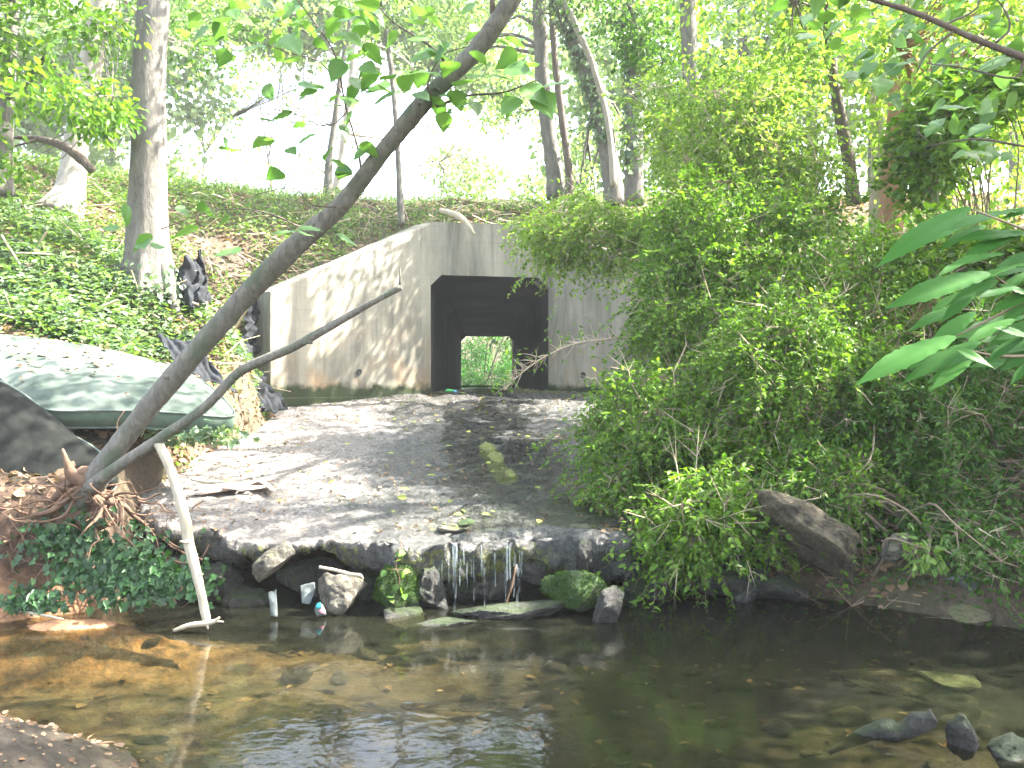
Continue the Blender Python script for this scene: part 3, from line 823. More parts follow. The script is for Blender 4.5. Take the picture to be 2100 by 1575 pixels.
rock('rock', 'flat half drowned rock at the foot of the thick water strand', P(900, 1280, 6.15), (.28, .12, .05), (0, rad(-8), rad(-6)), 31, M['rock_wet'])
rock('rock', 'vivid green mossy boulder right of the waterfall', P(1178, 1215, 6.45), (.23, .18, .20), (.1, .35, .2), 37, M['rock_moss'], fuzz=9500)
rock('rock', 'small pyramid shaped grey rock at the water edge beside the vivid mossy boulder', P(1248, 1252, 6.2), (.15, .12, .17), (.2, .1, .8), 41, M['rock_wet'])
rock('rock', 'tall narrow wet stone under the lip behind the vivid mossy boulder', P(1195, 1145, 6.75), (.09, .10, .16), (0, .1, .2), 43, M['rock_wet'])
rock('rock', 'broad brown slab of broken concrete leaning down the right bank into the water', P(1665, 1108, 6.6), (.64, .36, .17), (rad(-28), rad(29), rad(4)), 47, M['rock_slab'], facets=9)
rock('rock', 'squared pale grey block on the dark right bank beside the brown slab', P(1838, 1122, 6.35), (.13, .09, .085), (.1, rad(-35), .2), 53, M['rock_dry'])
rock('rock', 'pale green flat stone lying under water on the right', P(1955, 1393, 5.15) , (.19, .13, .035), (0, .05, rad(-28)), 59, M['rock_green'])
rock('rock', 'large brown slab drowned left of the pale green flat stone', P(1850, 1405, 5.3), (.42, .20, .05), (0, .05, rad(-38)), 61, M['rock_slab'])
rock('rock', 'dark rounded stone standing out of the water in the lower right', P(1972, 1512, 4.05), (.085, .075, .10), (.1, .1, 1), 67, M['rock_wet'])
rock('rock', 'wet grey stone at the lower right corner of the pool', P(2075, 1545, 4.0), (.15, .12, .10), (.1, .3, .5), 71, M['rock_wet'])
rock('rock', 'half drowned tan rock near the right bank below the litter', P(1985, 1262, 5.9), (.16, .12, .07), (0, .1, .4), 73, M['rock_slab'])
rock('rock', 'small mossy stone sitting on the lip of the apron above the waterfall', P(957, 1073, 6.85), (.075, .06, .04), (0, 0, .2), 79, M['rock_moss'], sub=3)
rock('rock', 'knobbly moss topped stone on the apron lip beside the dark hole', P(915, 1084, 6.8), (.12, .06, .035), (0, 0, -.2), 83, M['rock_dry'], sub=3)
rock('rock', 'dark lump of concrete hanging under the lip between the waterfall and the right shrub', P(1300, 1120, 6.9), (.25, .2, .12), (.2, .2, .3), 89, M['rock_wet'])
# lumps under the lip
us_ = [(450, 1190, 6.75, .2, .16, .2), (500, 1235, 6.7, .24, .2, .13), (640, 1180, 7.0, .3, .2, .2), (760, 1190, 6.9, .2, .2, .2), (840, 1265, 6.35, .2, .12, .04), (990, 1190, 6.9, .35, .2, .22),
       (1110, 1170, 6.95, .3, .2, .2), (1330, 1200, 6.9, .3, .2, .2), (1480, 1190, 6.9, .35, .25, .2), (1600, 1210, 6.8, .3, .2, .12), (1560, 1095, 6.9, .22, .2, .25)]
for k, (px, py, Y, a, b_, c_) in enumerate(us_):
    rock('rubble', 'dark lump of earth and rubble in the hollow under the apron lip', P(px, py, Y), (a, b_, c_), (random.random(), random.random() * .4, random.random()), 100 + k, M['rock_wet'] if px > 700 else M['root_clay'] if 'root_clay' in M else M['rock_wet'],
         'lumps in the hollow under the lip', cat='rubble')
# stones on the pool bed
bedrocks = []
tries = 0
while len(bedrocks) < 70 and tries < 4000:
    tries += 1
    px = random.uniform(250, 2080); py = random.uniform(1270, 1560)
    Y = H * F / (py - CY)
    if px < 900 and random.random() < .72: continue
    x, y = (px - CX) / F * Y, Y
    s = random.uniform(.035, .11) * (1.4 if px > 1250 and py < 1400 else 1)
    if any((x - q[0]) ** 2 + (y - q[1]) ** 2 < (s + q[2]) ** 2 for q in bedrocks): continue
    bedrocks.append((x, y, s))
M['rock_bed'] = rock_mat('submerged stone', (.022, .018, .011), (.075, .058, .032), (.03, .033, .012), .8, .6)
for k, (x, y, s) in enumerate(bedrocks):
    z = float(terrain(np.array([x]), np.array([y]))[0])
    o = rock('bed_stone', 'flat brown stone lying on the pool bed', (x, y, z + s * .12), (s * 1.25, s * .9, s * .42), (0, random.uniform(-.15, .15), random.uniform(0, 3)), 200 + k, M['rock_bed'], 'stones on the bed of the pool', facets=5, cat='stone', sub=3)

def limbs_to(ma, base_pts, centres, r0=.05, n=10, seed=0):
    """rough limbs from trunk points out to groups of spray centres, and twigs from each limb to the sprays"""
    rr = np.random.default_rng(seed)
    if len(centres) == 0: return
    k = min(n, len(centres)); idx = rr.choice(len(centres), k, replace=False); tips = centres[idx]
    for t_ in tips:
        b = base_pts[np.argmin(((base_pts - (t_ - np.array([0, 0, .9 * abs(t_[2] - base_pts[:, 2].mean()) * .3]))) ** 2).sum(1))]
        d_ = t_ - b; L_ = np.linalg.norm(d_)
        mid = b + d_ * .5 + np.array([0, 0, .10 * L_]) + rr.normal(0, .05 * L_, 3)
        ma.tube([b, b + (mid - b) * .5 + rr.normal(0, .03 * L_, 3), mid, mid + (t_ - mid) * .5 + rr.normal(0, .03 * L_, 3), t_], [r0, r0 * .8, r0 * .6, r0 * .4, r0 * .15], 6, .1, seed, cap=False, sub=2)
    # twigs
    near = np.argmin(((centres[:, None, :] - tips[None]) ** 2).sum(-1), 1)
    for i in range(0, len(centres), max(1, len(centres) // 160)):
        q = centres[i]; t_ = tips[near[i]]
        ma.tube([t_, t_ * .5 + q * .5 + rr.normal(0, .06, 3), q], [r0 * .16, r0 * .12, r0 * .07], 4, 0, cap=False)

# ------------------------------------------------------------------ leaning tree over the stream
lt = empty('leaning_tree', P(190, 1000, 6.35), 'slender dark tree leaning across the picture from its clump of roots at lower left', 'tree')
a = MA()
tp = [(150, 1040, 6.42, 60), (195, 985, 6.35, 62), (250, 905, 6.28, 54), (330, 805, 6.2, 52), (430, 690, 6.1, 52), (520, 590, 6.0, 56), (610, 500, 5.92, 50), (700, 420, 5.85, 47), (790, 305, 5.75, 44), (865, 215, 5.7, 46), (920, 160, 5.65, 48), (975, 105, 5.6, 46), (1020, 45, 5.55, 50), (1060, -20, 5.5, 46),
      (1110, -110, 5.45, 42), (1190, -250, 5.4, 38), (1260, -450, 5.3, 28), (1300, -650, 5.2, 14)]
a.tube([P(x, y, Y) for x, y, Y, w in tp], [w / F * Y / 2 * .80 * (1 + .07 * math.sin(i * 2.4)) for i, (x, y, Y, w) in enumerate(tp)], 26, .13, 5, sub=14)
# broken forked second stem
st = [(185, 1000, 6.3, 34), (235, 962, 6.2, 26), (320, 905, 6.1, 22), (420, 835, 6.0, 20), (485, 768, 5.95, 19), (540, 738, 5.9, 19), (600, 712, 5.88, 18), (680, 668, 5.84, 16), (760, 622, 5.8, 13), (823, 589, 5.78, 12)]
kr = np.random.default_rng(12); ck_, cr_ = catmull(np.array([P(x, y, Y) for x, y, Y, w in tp]), np.array([w / F * Y / 2 * .8 for x, y, Y, w in tp]), 14)
for k in range(11):
    i_ = int(kr.uniform(10, 170)); q_ = ck_[i_]; d_ = unit(np.array([kr.normal(), kr.normal() - .6, kr.normal()])); r_ = cr_[i_]
    a.tube([q_ + d_ * r_ * .5, q_ + d_ * r_ * 1.02, q_ + d_ * r_ * kr.uniform(1.1, 1.5)], [r_ * .42, r_ * .28, r_ * .12], 8, .3, k, sub=3)
b2 = MA(); b2.tube([P(x, y, Y) for x, y, Y, w in st], [w / F * Y / 2 for x, y, Y, w in st], 12, .12, 9, sub=7)
b2.tube([P(819, 588, 5.78), P(821, 570, 5.78), P(820, 548, 5.78)], [.010, .008, .005], 6)
b2.tube([P(640, 700, 5.86), P(628, 702, 5.84), P(622, 706, 5.83)], [.016, .014, .012], 8)
a.build('trunk', M['bark_lean'], lt); b2.build('broken_stem', M['bark_lean'], lt)
tw = MA()
TW = [[(1012, 50, 5.58, 14), (1010, 0, 5.5, 11), (1014, -80, 5.5, 9)], [(885, 205, 5.66, 6), (878, 170, 5.6, 4), (905, 115, 5.5, 3), (960, 95, 5.4, 2)],
      [(742, 362, 5.8, 6), (733, 300, 5.75, 5), (708, 215, 5.7, 4), (690, 120, 5.6, 4), (655, 60, 5.55, 3), (610, 0, 5.5, 3)],
      [(895, 218, 5.66, 7), (960, 196, 5.55, 5), (1030, 190, 5.45, 4), (1100, 165, 5.35, 3)], [(925, 150, 5.64, 6), (900, 110, 5.5, 5), (860, 80, 5.4, 4), (800, 40, 5.3, 3), (760, -10, 5.3, 2)],
      [(700, 190, 5.65, 3), (660, 130, 5.5, 2.5), (600, 110, 5.4, 2), (540, 90, 5.3, 2)], [(712, 230, 5.7, 3), (670, 260, 5.6, 2), (600, 230, 5.5, 2), (560, 225, 5.45, 2)],
      [(650, 490, 5.9, 4), (560, 440, 5.6, 3), (450, 430, 5.4, 2), (330, 470, 5.3, 2)], [(700, 425, 5.85, 4), (640, 420, 5.6, 3), (600, 385, 5.5, 2), (520, 400, 5.4, 2)]]
for t_ in TW: tw.tube([P(x, y, Y) for x, y, Y, w in t_], [w / F * Y / 2 for x, y, Y, w in t_], 6, .1, 3, sub=4)
tw.build('twigs', M['bark_dark'], lt)
# its broad leaves
lp_, ld_, ls_ = [], [], []
def strew(n, box, Y, smin, smax, sd=0):
    x0, y0, x1, y1 = box
    for _ in range(n):
        px, py = random.uniform(x0, x1), random.uniform(y0, y1)
        lp_.append(P(px, py, random.uniform(*Y))); ld_.append((random.uniform(-1, 1), random.uniform(-.6, .6), random.uniform(-.55, .1))); ls_.append(random.uniform(smin, smax))
strew(26, (700, 20, 900, 200), (5.1, 5.7), .12, .18)
strew(22, (880, 60, 1130, 230), (5.1, 5.6), .12, .20)
strew(24, (545, 170, 760, 370), (5.3, 5.8), .10, .17)
strew(34, (560, -20, 780, 130), (5.0, 5.8), .10, .16)
strew(30, (350, -40, 620, 110), (5.0, 6.4), .09, .15)
strew(40, (340, -60, 760, 60), (5.6, 7.5), .10, .17)
strew(30, (760, -60, 1060, 90), (5.6, 7.5), .10, .17)
strew(12, (400, 170, 560, 360), (5.2, 6.0), .08, .13)
strew(14, (240, 400, 720, 520), (5.1, 5.7), .10, .20)
strew(6, (850, 180, 990, 240), (5.3, 5.7), .12, .18)
ex = [(1075, 175, 1110, 200, .21), (1110, 180, 1168, 165, .21), (1105, 190, 1125, 225, .20), (1060, 200, 1040, 220, .17), (545, 95, 480, 100, .16), (450, 90, 380, 88, .15)]
for x0, y0, x1, y1, s in ex:
    A_, B_ = P(x0, y0, 5.2), P(x1, y1, 5.15); lp_.append(A_); ld_.append(tuple(B_ - A_)); ls_.append(s)
lp_ = np.array(lp_); ld_ = np.array(ld_)
nr = np.column_stack([rng.normal(0, .35, len(lp_)), rng.normal(-.35, .35, len(lp_)), np.ones(len(lp_))])
leaves('leaves', lp_, ld_, nr, np.array(ls_), LEAF_HEART, M['leaf_near'], lt, True)
cs_ = blob_centres((.9, 7.2, 6.9), (2.0, 2.3, .7), 36, gate=-.1, seed=77)  # crown above the view, added to shade the left bank
cb = MA(); limbs_to(cb, np.array([P(1260, -450, 5.3), P(1300, -650, 5.2)]), cs_, .03, 9, 4); cb.build('upper_limbs', M['bark_lean'], lt)
p_, d_, n_ = spray_points(cs_, .38, 22, .3); leaves('crown', p_, d_, n_, rng.uniform(.08, .15, len(p_)), LEAF_HEART, M['leaf_near'], lt)
# roots
rt = MA()
bs_ = P(185, 1000, 6.35)
for k in range(46):
    ang = random.uniform(0, 2 * math.pi); Lr = random.uniform(.15, .75)
    dvec = np.array([math.cos(ang) * 1.0, math.sin(ang) * .6 - .25, -abs(random.gauss(0, .6))]); dvec /= np.linalg.norm(dvec)
    pts = [bs_ + np.array([random.uniform(-.1, .06), random.uniform(-.05, .1), random.uniform(-.08, .03)])]
    for s in range(6):
        dvec = unit(dvec + np.random.default_rng(k * 9 + s).normal(0, .35, 3)); pts.append(pts[-1] + dvec * Lr / 6)
    r0 = random.choice([.007, .01, .014, .03])
    rt.tube(pts, np.linspace(r0, .002, 7), 6, .1, k, sub=3)
rt.tube([P(185, 990, 6.33), P(150, 975, 6.3), P(138, 950, 6.28), P(128, 920, 6.27)], [.06, .05, .025, .008], 10, .2, 3, sub=4)
rt.tube([P(200, 985, 6.33), P(180, 968, 6.32), P(150, 985, 6.33), P(110, 1025, 6.34), P(70, 1080, 6.3)], [.045, .045, .034, .022, .01], 10, .45, 4, sub=4)
rt.build('roots', M['root'], lt)
rock('root_ball_soil', 'reddish clump of soil bound by roots at the foot of the leaning tree', P(165, 1040, 6.5), (.36, .26, .22), (0, .3, 0), 301, M['root'], cat='soil clump')

# dead branch propped in the pool
db = empty('dead_branch', P(425, 1275, 5.9), 'pale barkless dead branch hanging from the bank into the pool edge', 'branch')
a = MA()
dp = [(322, 905, 6.1, 22), (345, 950, 6.05, 24), (362, 1000, 6.0, 25), (378, 1060, 5.97, 27), (386, 1110, 5.95, 28), (398, 1155, 5.93, 24), (412, 1215, 5.92, 23), (424, 1275, 5.9, 21)]
a.tube([P(x, y, Y) for x, y, Y, w in dp], [w / F * Y / 2 * .82 for x, y, Y, w in dp], 12, .16, 33, sub=6)
a.tube([P(388, 1110, 5.93), P(378, 1112, 5.9), P(369, 1110, 5.88)], [.018, .012, .007], 7)
a.tube([P(404, 1180, 5.93), P(415, 1178, 5.9)], [.012, .007], 6)
a.build('limb', M['dead_wood'], db)
a = MA(); a.tube([P(356, 1293, 5.86), P(385, 1283, 5.87), P(420, 1278, 5.88), P(440, 1274, 5.88), P(450, 1266, 5.87)], [.012, .017, .02, .014, .006], 9, .2, 3, sub=5)
a.tube([P(440, 1274, 5.88), P(458, 1275, 5.86)], [.01, .005], 6); a.tube([P(425, 1278, 5.88), P(427, 1290, 5.86)], [.012, .006], 6)
a.build('forked_end', M['dead_wood'], db)
a = MA(); a.tube([P(655, 1163, 6.3), P(690, 1170, 6.28), P(720, 1178, 6.25), P(738, 1180, 6.22), P(745, 1187, 6.22)], [.012, .013, .013, .014, .004], 8, .2, 3, sub=4)
tag(a.build('stick', M['dead_wood']), 'short white stick poking out over the brown rock under the lip', 'stick')
a = MA(); a.tube([P(905, 432, 17.0), P(935, 440, 16.3), P(955, 455, 16.1), P(972, 480, 16.05)], [.05, .055, .05, .03], 8, .2, 3, sub=4); a.tube([P(935, 440, 16.3), P(948, 420, 16.2)], [.04, .02], 6)
tag(a.build('fallen_log', M['dead_wood']), 'pale forked dead branch hanging over the top of the culvert parapet', 'branch')
a = MA(); a.tube([P(30, 282, 12.2), P(80, 285, 12.1), P(130, 300, 12), P(165, 325, 12), P(190, 350, 12)], [.02, .045, .06, .07, .06], 8, .2, 3, sub=4)
a.tube([P(80, 285, 12.1), P(30, 300, 12)], [.03, .01], 6)
tag(a.build('fallen_limb', M['bark_dark']), 'dark crooked dead limb resting against the pale trees on the left bank', 'branch')
a = MA(); a.tube([P(1700, 1545, 4.2), P(1760, 1512, 4.2), P(1810, 1496, 4.15), P(1850, 1498, 4.12), P(1890, 1482, 4.1), P(1916, 1470, 4.08)], [.012, .030, .042, .036, .046, .026], 12, .55, 8, sub=6); a.tube([P(1880, 1486, 4.1), P(1902, 1466, 4.1), P(1908, 1455, 4.1)], [.03, .014, .006], 6, .3, 2, sub=3)
tag(a.build('drift_log', M['rock_wet']), 'short rotten grey log lying half out of the water at lower right', 'log')
a = MA(); a.tube([P(1058, 1160, 6.36), P(1050, 1200, 6.34), P(1042, 1225, 6.33), P(1036, 1245, 6.32)], [.006, .008, .007, .005], 6, .1, 1, sub=3)
tag(a.build('stick', M['root']), 'thin reddish stick standing in the falling water', 'stick')
a = MA(); a.tube([P(20, 1250, 6.1), P(70, 1258, 6.05), P(130, 1270, 6.0)], [.008, .012, .008], 6, .1, 1, sub=3)
tag(a.build('stick', M['dead_wood']), 'pale stick lying on the orange sand at the left waterline', 'stick')
a = MA(); a.tube([P(395, 985, 7.7), P(430, 990, 7.6), P(470, 988, 7.5)], [.008, .012, .006], 6, .1, 1, sub=3)
tag(a.build('stick', M['dead_wood']), 'thin stick beside the bark curls on the apron', 'stick')

# ------------------------------------------------------------------ mattress and box spring
def padded(name, ctrl, th, mat_top, mat_side, parent, corner=.16, quilt=.012, nu=90, nv=60, litter=0):
    C = np.array([[P(*c_) for c_ in row] for row in ctrl])        # 3x3
    def S(u, v):
        lu = [(1 - u) * (1 - 2 * u), 4 * u * (1 - u), u * (2 * u - 1)]; lv = [(1 - v) * (1 - 2 * v), 4 * v * (1 - v), v * (2 * v - 1)]
        r = 0
        for i in range(3):
            for j in range(3): r = r + (lv[i] * lu[j])[..., None] * C[i, j]
        return r
    def rc(u, v):      # round the corners in plan
        a_ = u * 2 - 1; b_ = v * 2 - 1
        k = np.maximum(np.abs(a_), np.abs(b_)) + 1e-9
        L_ = (np.abs(a_ / k) ** 7 + np.abs(b_ / k) ** 7) ** (1 / 7)
        return a_ / L_ * .5 + .5, b_ / L_ * .5 + .5
    def nrm(u, v):
        e = 1e-3
        n_ = np.cross(S(u + e, v) - S(u - e, v), S(u, v + e) - S(u, v - e)); n_ = unit(n_)
        return n_
    u, v = np.meshgrid(np.linspace(0, 1, nu), np.linspace(0, 1, nv), indexing='xy')
    uu_, vv_ = rc(u, v)
    p = S(uu_, vv_); n_ = nrm(uu_, vv_)
    if litter:
        a1 = rng.uniform(.04, .96, litter); a2 = rng.uniform(.05, .96, litter) ** .7
        k_ = fbm(np.stack([a1 * 5, a2 * 4, a1 * 0], -1), 407, 3) > -.05
        a1, a2 = a1[k_], a2[k_]; nn1 = nrm(a1, a2)
        lo = leaves('leaf_crumbs', S(a1, a2) + nn1 * .055, rng.normal(0, 1, (len(a1), 3)) * np.array([1, 1, .2]), nn1 + rng.normal(0, .3, (len(a1), 3)), rng.uniform(.012, .06, len(a1)), LEAF_RD, M['litter'])
        tag(lo, 'crumbs of dead leaf lying on the pale green mattress', 'leaf litter', kind='stuff')
    ed_ = np.minimum(np.minimum(u, 1 - u), np.minimum(v, 1 - v))
    q = quilt * (np.abs(np.sin(uu_ * 28 + 1.5 * np.sin(vv_ * 9))) ** .5 * np.abs(np.sin(vv_ * 20 + 1.2 * np.sin(uu_ * 11))) ** .5) + .02 * fbm(p * 3, 401, 3)
    hgt = q * ss(0, .08, ed_) + .03 * ss(0, .12, ed_)
    top = p + n_ * hgt[..., None]
    Fq = [(i * nu + j, i * nu + j + 1, (i + 1) * nu + j + 1, (i + 1) * nu + j) for i in range(nv - 1) for j in range(nu - 1)]
    bot = p - n_ * (th + hgt * .5)[..., None]
    mt = mesh_obj('quilted_top', top.reshape(-1, 3), Fq, mat_top, parent)
    mesh_obj('underside', bot.reshape(-1, 3), [f[::-1] for f in Fq], mat_side, parent)
    loop = [(0, j) for j in range(nu)] + [(i, nu - 1) for i in range(1, nv)] + [(nv - 1, j) for j in range(nu - 2, -1, -1)] + [(i, 0) for i in range(nv - 2, 0, -1)]
    T = np.array([top[i, j] for i, j in loop]); Bm = np.array([bot[i, j] for i, j in loop]); cen = T.mean(0)
    N_ = np.array([n_[i, j] for i, j in loop]); tang = np.roll(T, -1, 0) - np.roll(T, 1, 0); out = unit(np.cross(tang, N_))
    if ((T - cen) * out).sum() < 0: out = -out
    rows = []
    for s in np.linspace(0, 1, 7):
        rows.append(T + (Bm - T) * s + out * (.028 * math.sin(math.pi * s) + .012 * fbm(T * 5, 403, 2)[:, None] * (0 < s < 1)))
    R_ = np.array(rows); m_ = len(loop)
    Fs = [(i * m_ + j, i * m_ + (j + 1) % m_, (i + 1) * m_ + (j + 1) % m_, (i + 1) * m_ + j) for i in range(6) for j in range(m_)]
    mesh_obj('border', R_.reshape(-1, 3), Fs, mat_side, parent)
    for nm, ring in (('piping', T + out * .008), ('piping', Bm + out * .008)):
        a_ = MA(); rg = np.vstack([ring, ring[:2]])
        a_.tube(rg, .011, 6, 0, cap=False); a_.build(nm, M['piping'], parent)
mt = empty('mattress', P(270, 860, 8.0), 'sagging pale green mattress dumped on top of the left bank, its corner over the apron', 'mattress')
padded('mattress', [[(72, 848, 7.55), (290, 842, 7.85), (492, 862, 8.2)], [(-20, 752, 8.15), (250, 772, 8.45), (452, 812, 8.75)], [(-110, 680, 8.8), (190, 712, 9.2), (405, 775, 9.4)]], .17, M['mattress'], M['mattress_side'], mt, litter=450, quilt=.02)
bs = empty('box_spring', P(60, 1000, 7.2), 'mattress painted dark with shade, slumped on edge below the pale green mattress at the left', 'mattress')
padded('box_spring', [[(-160, 1030, 6.75), (60, 1020, 6.9), (245, 985, 7.15)], [(-200, 900, 6.95), (20, 900, 7.1), (200, 925, 7.3)], [(-260, 735, 7.2), (-20, 775, 7.35), (120, 880, 7.45)]], .16, M['boxspring'], M['boxspring'], bs, quilt=.006)

# ------------------------------------------------------------------ black plastic and litter
def sheet(name, label, pts, mat, folds=9, amp=.05, n=46, cat='plastic sheet', seed=0, across=0):
    A_, B_, C_, D_ = [P(*p) for p in pts]       # corners: A-B top edge, D-C bottom edge
    u, v = np.meshgrid(np.linspace(0, 1, n), np.linspace(0, 1, n), indexing='xy')
    p = (1 - v)[..., None] * ((1 - u)[..., None] * A_ + u[..., None] * B_) + v[..., None] * ((1 - u)[..., None] * D_ + u[..., None] * C_)
    nn = unit(np.cross(B_ - A_, D_ - A_)); 
    if nn[1] > 0: nn = -nn
    w = (v if across else u) * folds + 2.2 * fbm(p * 2.2 + seed, seed, 2)
    rid = .5 + .5 * np.sin(w * 2 * np.pi) * (.35 + .65 * (.5 + .5 * fbm(p * 2.2 + seed, seed + 9, 2)))
    p = p + nn * (amp * (rid - .5) + amp * 2.0 * fbm(p * 5, seed + 3, 3))[..., None]
    eu = fbm(p * 7, seed + 5, 3)
    dvec = (C_ - A_) * (.35 if mat is M['plastic_white'] else .08)
    p = p + (ss(.85, 1, v) * eu)[..., None] * dvec - (ss(.15, 0, v) * eu)[..., None] * dvec + (ss(.85, 1, u) * eu)[..., None] * (B_ - A_) * .15
    Fq = [(i * n + j, i * n + j + 1, (i + 1) * n + j + 1, (i + 1) * n + j) for i in range(n - 1) for j in range(n - 1)]
    o = mesh_obj(name, p.reshape(-1, 3), Fq, mat)
    so_ = o.modifiers.new('thick', 'SOLIDIFY'); so_.thickness = .004
    return tag(o, label, cat)
sheet('plastic_sheet', 'crumpled black plastic sheet running down the bank to the foot of the left wing wall', [(438, 700, 12.4), (500, 700, 13.2), (585, 835, 12.9), (500, 850, 11.8)], M['plastic_black'], 5, .08, seed=3)
sheet('plastic_sheet', 'torn black plastic sheet bunched up behind the back edge of the mattress', [(318, 688, 10.0), (400, 700, 10.2), (480, 800, 10.0), (380, 770, 9.7)], M['plastic_black'], 3, .05, seed=8)
sheet('plastic_sheet', 'black plastic bag heaped at the foot of the big grey tree', [(362, 560, 11.3), (412, 515, 11.6), (432, 620, 11.4), (378, 645, 11.0)], M['plastic_black'], 3, .12, seed=14)
sheet('plastic_sheet', 'narrow black silt fabric stuffed behind the end of the left wing wall', [(500, 600, 13.9), (530, 600, 14.4), (528, 720, 14.4), (492, 720, 13.7)], M['plastic_black'], 5, .10, seed=19)
sheet('plastic_rag', 'long pale plastic rag hanging into the pool below the slanting rock', [(549, 1206, 6.3), (566, 1204, 6.3), (570, 1268, 6.22), (557, 1270, 6.22)], M['plastic_white'], .6, .01, 18, 'litter', 23)
sheet('plastic_rag', 'grey plastic rag hanging left of the brown dry rock', [(615, 1198, 6.45), (646, 1200, 6.45), (636, 1242, 6.4), (620, 1238, 6.4)], M['plastic_white'], .7, .015, 18, 'litter', 27)
sheet('plastic_rag', 'crumpled white plastic bag on the dark right bank', [(1955, 1190, 6.15), (1985, 1176, 6.25), (2030, 1190, 6.2), (1990, 1206, 6.1)], M['plastic_white'], .9, .03, 22, 'litter', 31)
sheet('plastic_rag', 'white scrap of plastic among twigs at the right edge of the picture', [(2060, 1120, 6.3), (2090, 1112, 6.35), (2098, 1140, 6.3), (2066, 1142, 6.25)], M['plastic_white'], .9, .03, 22, 'litter', 33)
sheet('paper_scrap', 'small white scrap on the sand at the left waterline', [(165, 1304, 5.8), (182, 1303, 5.85), (182, 1309, 5.8), (167, 1310, 5.78)], M['plastic_white'], 2, .01, 10, 'litter', 35)
wr = empty('snack_wrapper', P(655, 1262, 6.25), 'small pink, white and cyan snack wrapper at the water line beside the brown rock', 'litter')
def blobby(name, pts, mat, parent, bulge=.02, n=14):
    Q = np.array([P(*p) for p in pts]); c_ = Q.mean(0); V = [c_ + np.array([0, -bulge, 0])]; Fc = []
    m_ = len(Q)
    for r_, bz in ((.6, -bulge * .8), (1.0, 0)):
        for q in Q: V.append(c_ + (q - c_) * r_ + np.array([0, bz, 0]))
    for q in Q: V.append(q + np.array([0, bulge, 0]) )
    for j in range(m_):
        k = (j + 1) % m_
        Fc += [(0, 1 + j, 1 + k), (1 + j, 1 + m_ + j, 1 + m_ + k, 1 + k), (1 + m_ + j, 1 + 2 * m_ + j, 1 + 2 * m_ + k, 1 + m_ + k)]
    Fc.append(tuple(1 + 2 * m_ + j for j in range(m_ - 1, -1, -1)))
    return mesh_obj(name, V, Fc, mat, parent, smooth=True)
blobby('foil', [(644, 1250, 6.25), (648, 1241, 6.25), (660, 1240, 6.25), (667, 1254, 6.25), (668, 1262, 6.25), (650, 1265, 6.25)], M['plastic_white'], wr)
blobby('cyan_end', [(647, 1243, 6.235), (651, 1237, 6.235), (657, 1236, 6.235), (659, 1246, 6.225), (650, 1248, 6.225)], M['cyan'], wr, .012)
blobby('pink_print', [(653, 1252, 6.225), (661, 1250, 6.225), (666, 1259, 6.225), (658, 1258, 6.22)], M['pink'], wr, .008)
wr = empty('crisp_packet', P(925, 803, 16.2), 'small green and blue crisp packet lying at the mouth of the culvert', 'litter')
blobby('foil', [(911, 801, 16.2), (918, 797, 16.2), (930, 799, 16.2), (932, 804, 16.2), (916, 804, 16.2)], M['green_print'], wr, .05)
blobby('blue_end', [(929, 799, 16.15), (938, 802, 16.15), (937, 806, 16.15), (930, 804, 16.15)], M['blue_print'], wr, .03)
# curls of bark lying on the apron
for k, (pp, lb) in enumerate([([(405, 978), (470, 985), (500, 1000)], 'long rolled curl of bleached bark on the apron, furthest left'), ([(440, 1005), (500, 1012), (545, 1008)], 'broad flat curl of bleached bark on the apron, nearest the camera'),
                              ([(505, 1010), (530, 995), (556, 978)], 'upturned curl of bleached bark on the apron, furthest right')]):
    V = []; Fc = []
    pts3 = []
    for (px, py) in pp:
        Y = 7.9
        for _ in range(12): Y = (H - apz(0, Y)) * F / max(py - CY, 1)
        pts3.append(np.array([(px - CX) / F * Y, Y, apz(0, Y) + .05]))
    pts3, rr_ = catmull(np.array(pts3), np.array([.05, .075, .03]), 8)
    T = unit(np.gradient(pts3, axis=0)); S_ = unit(np.cross(T, [0, 0, 1])); 
    na = 9
    for i, (q, r_) in enumerate(zip(pts3, rr_)):
        for j in range(na):
            an = math.pi * (-.15 + 1.0 * j / (na - 1)) + k
            V.append(q + S_[i] * r_ * math.cos(an) * 1.3 + np.array([0, 0, 1]) * r_ * (abs(math.sin(an)) - .6) * .7)
    for i in range(len(pts3) - 1):
        for j in range(na - 1): Fc.append((i * na + j, i * na + j + 1, (i + 1) * na + j + 1, (i + 1) * na + j))
    o = mesh_obj('bark_curl', V, Fc, M['cardboard']); sm = o.modifiers.new('t', 'SOLIDIFY'); sm.thickness = .008
    tag(o, lb, 'bark', 'curls of bark on the apron')

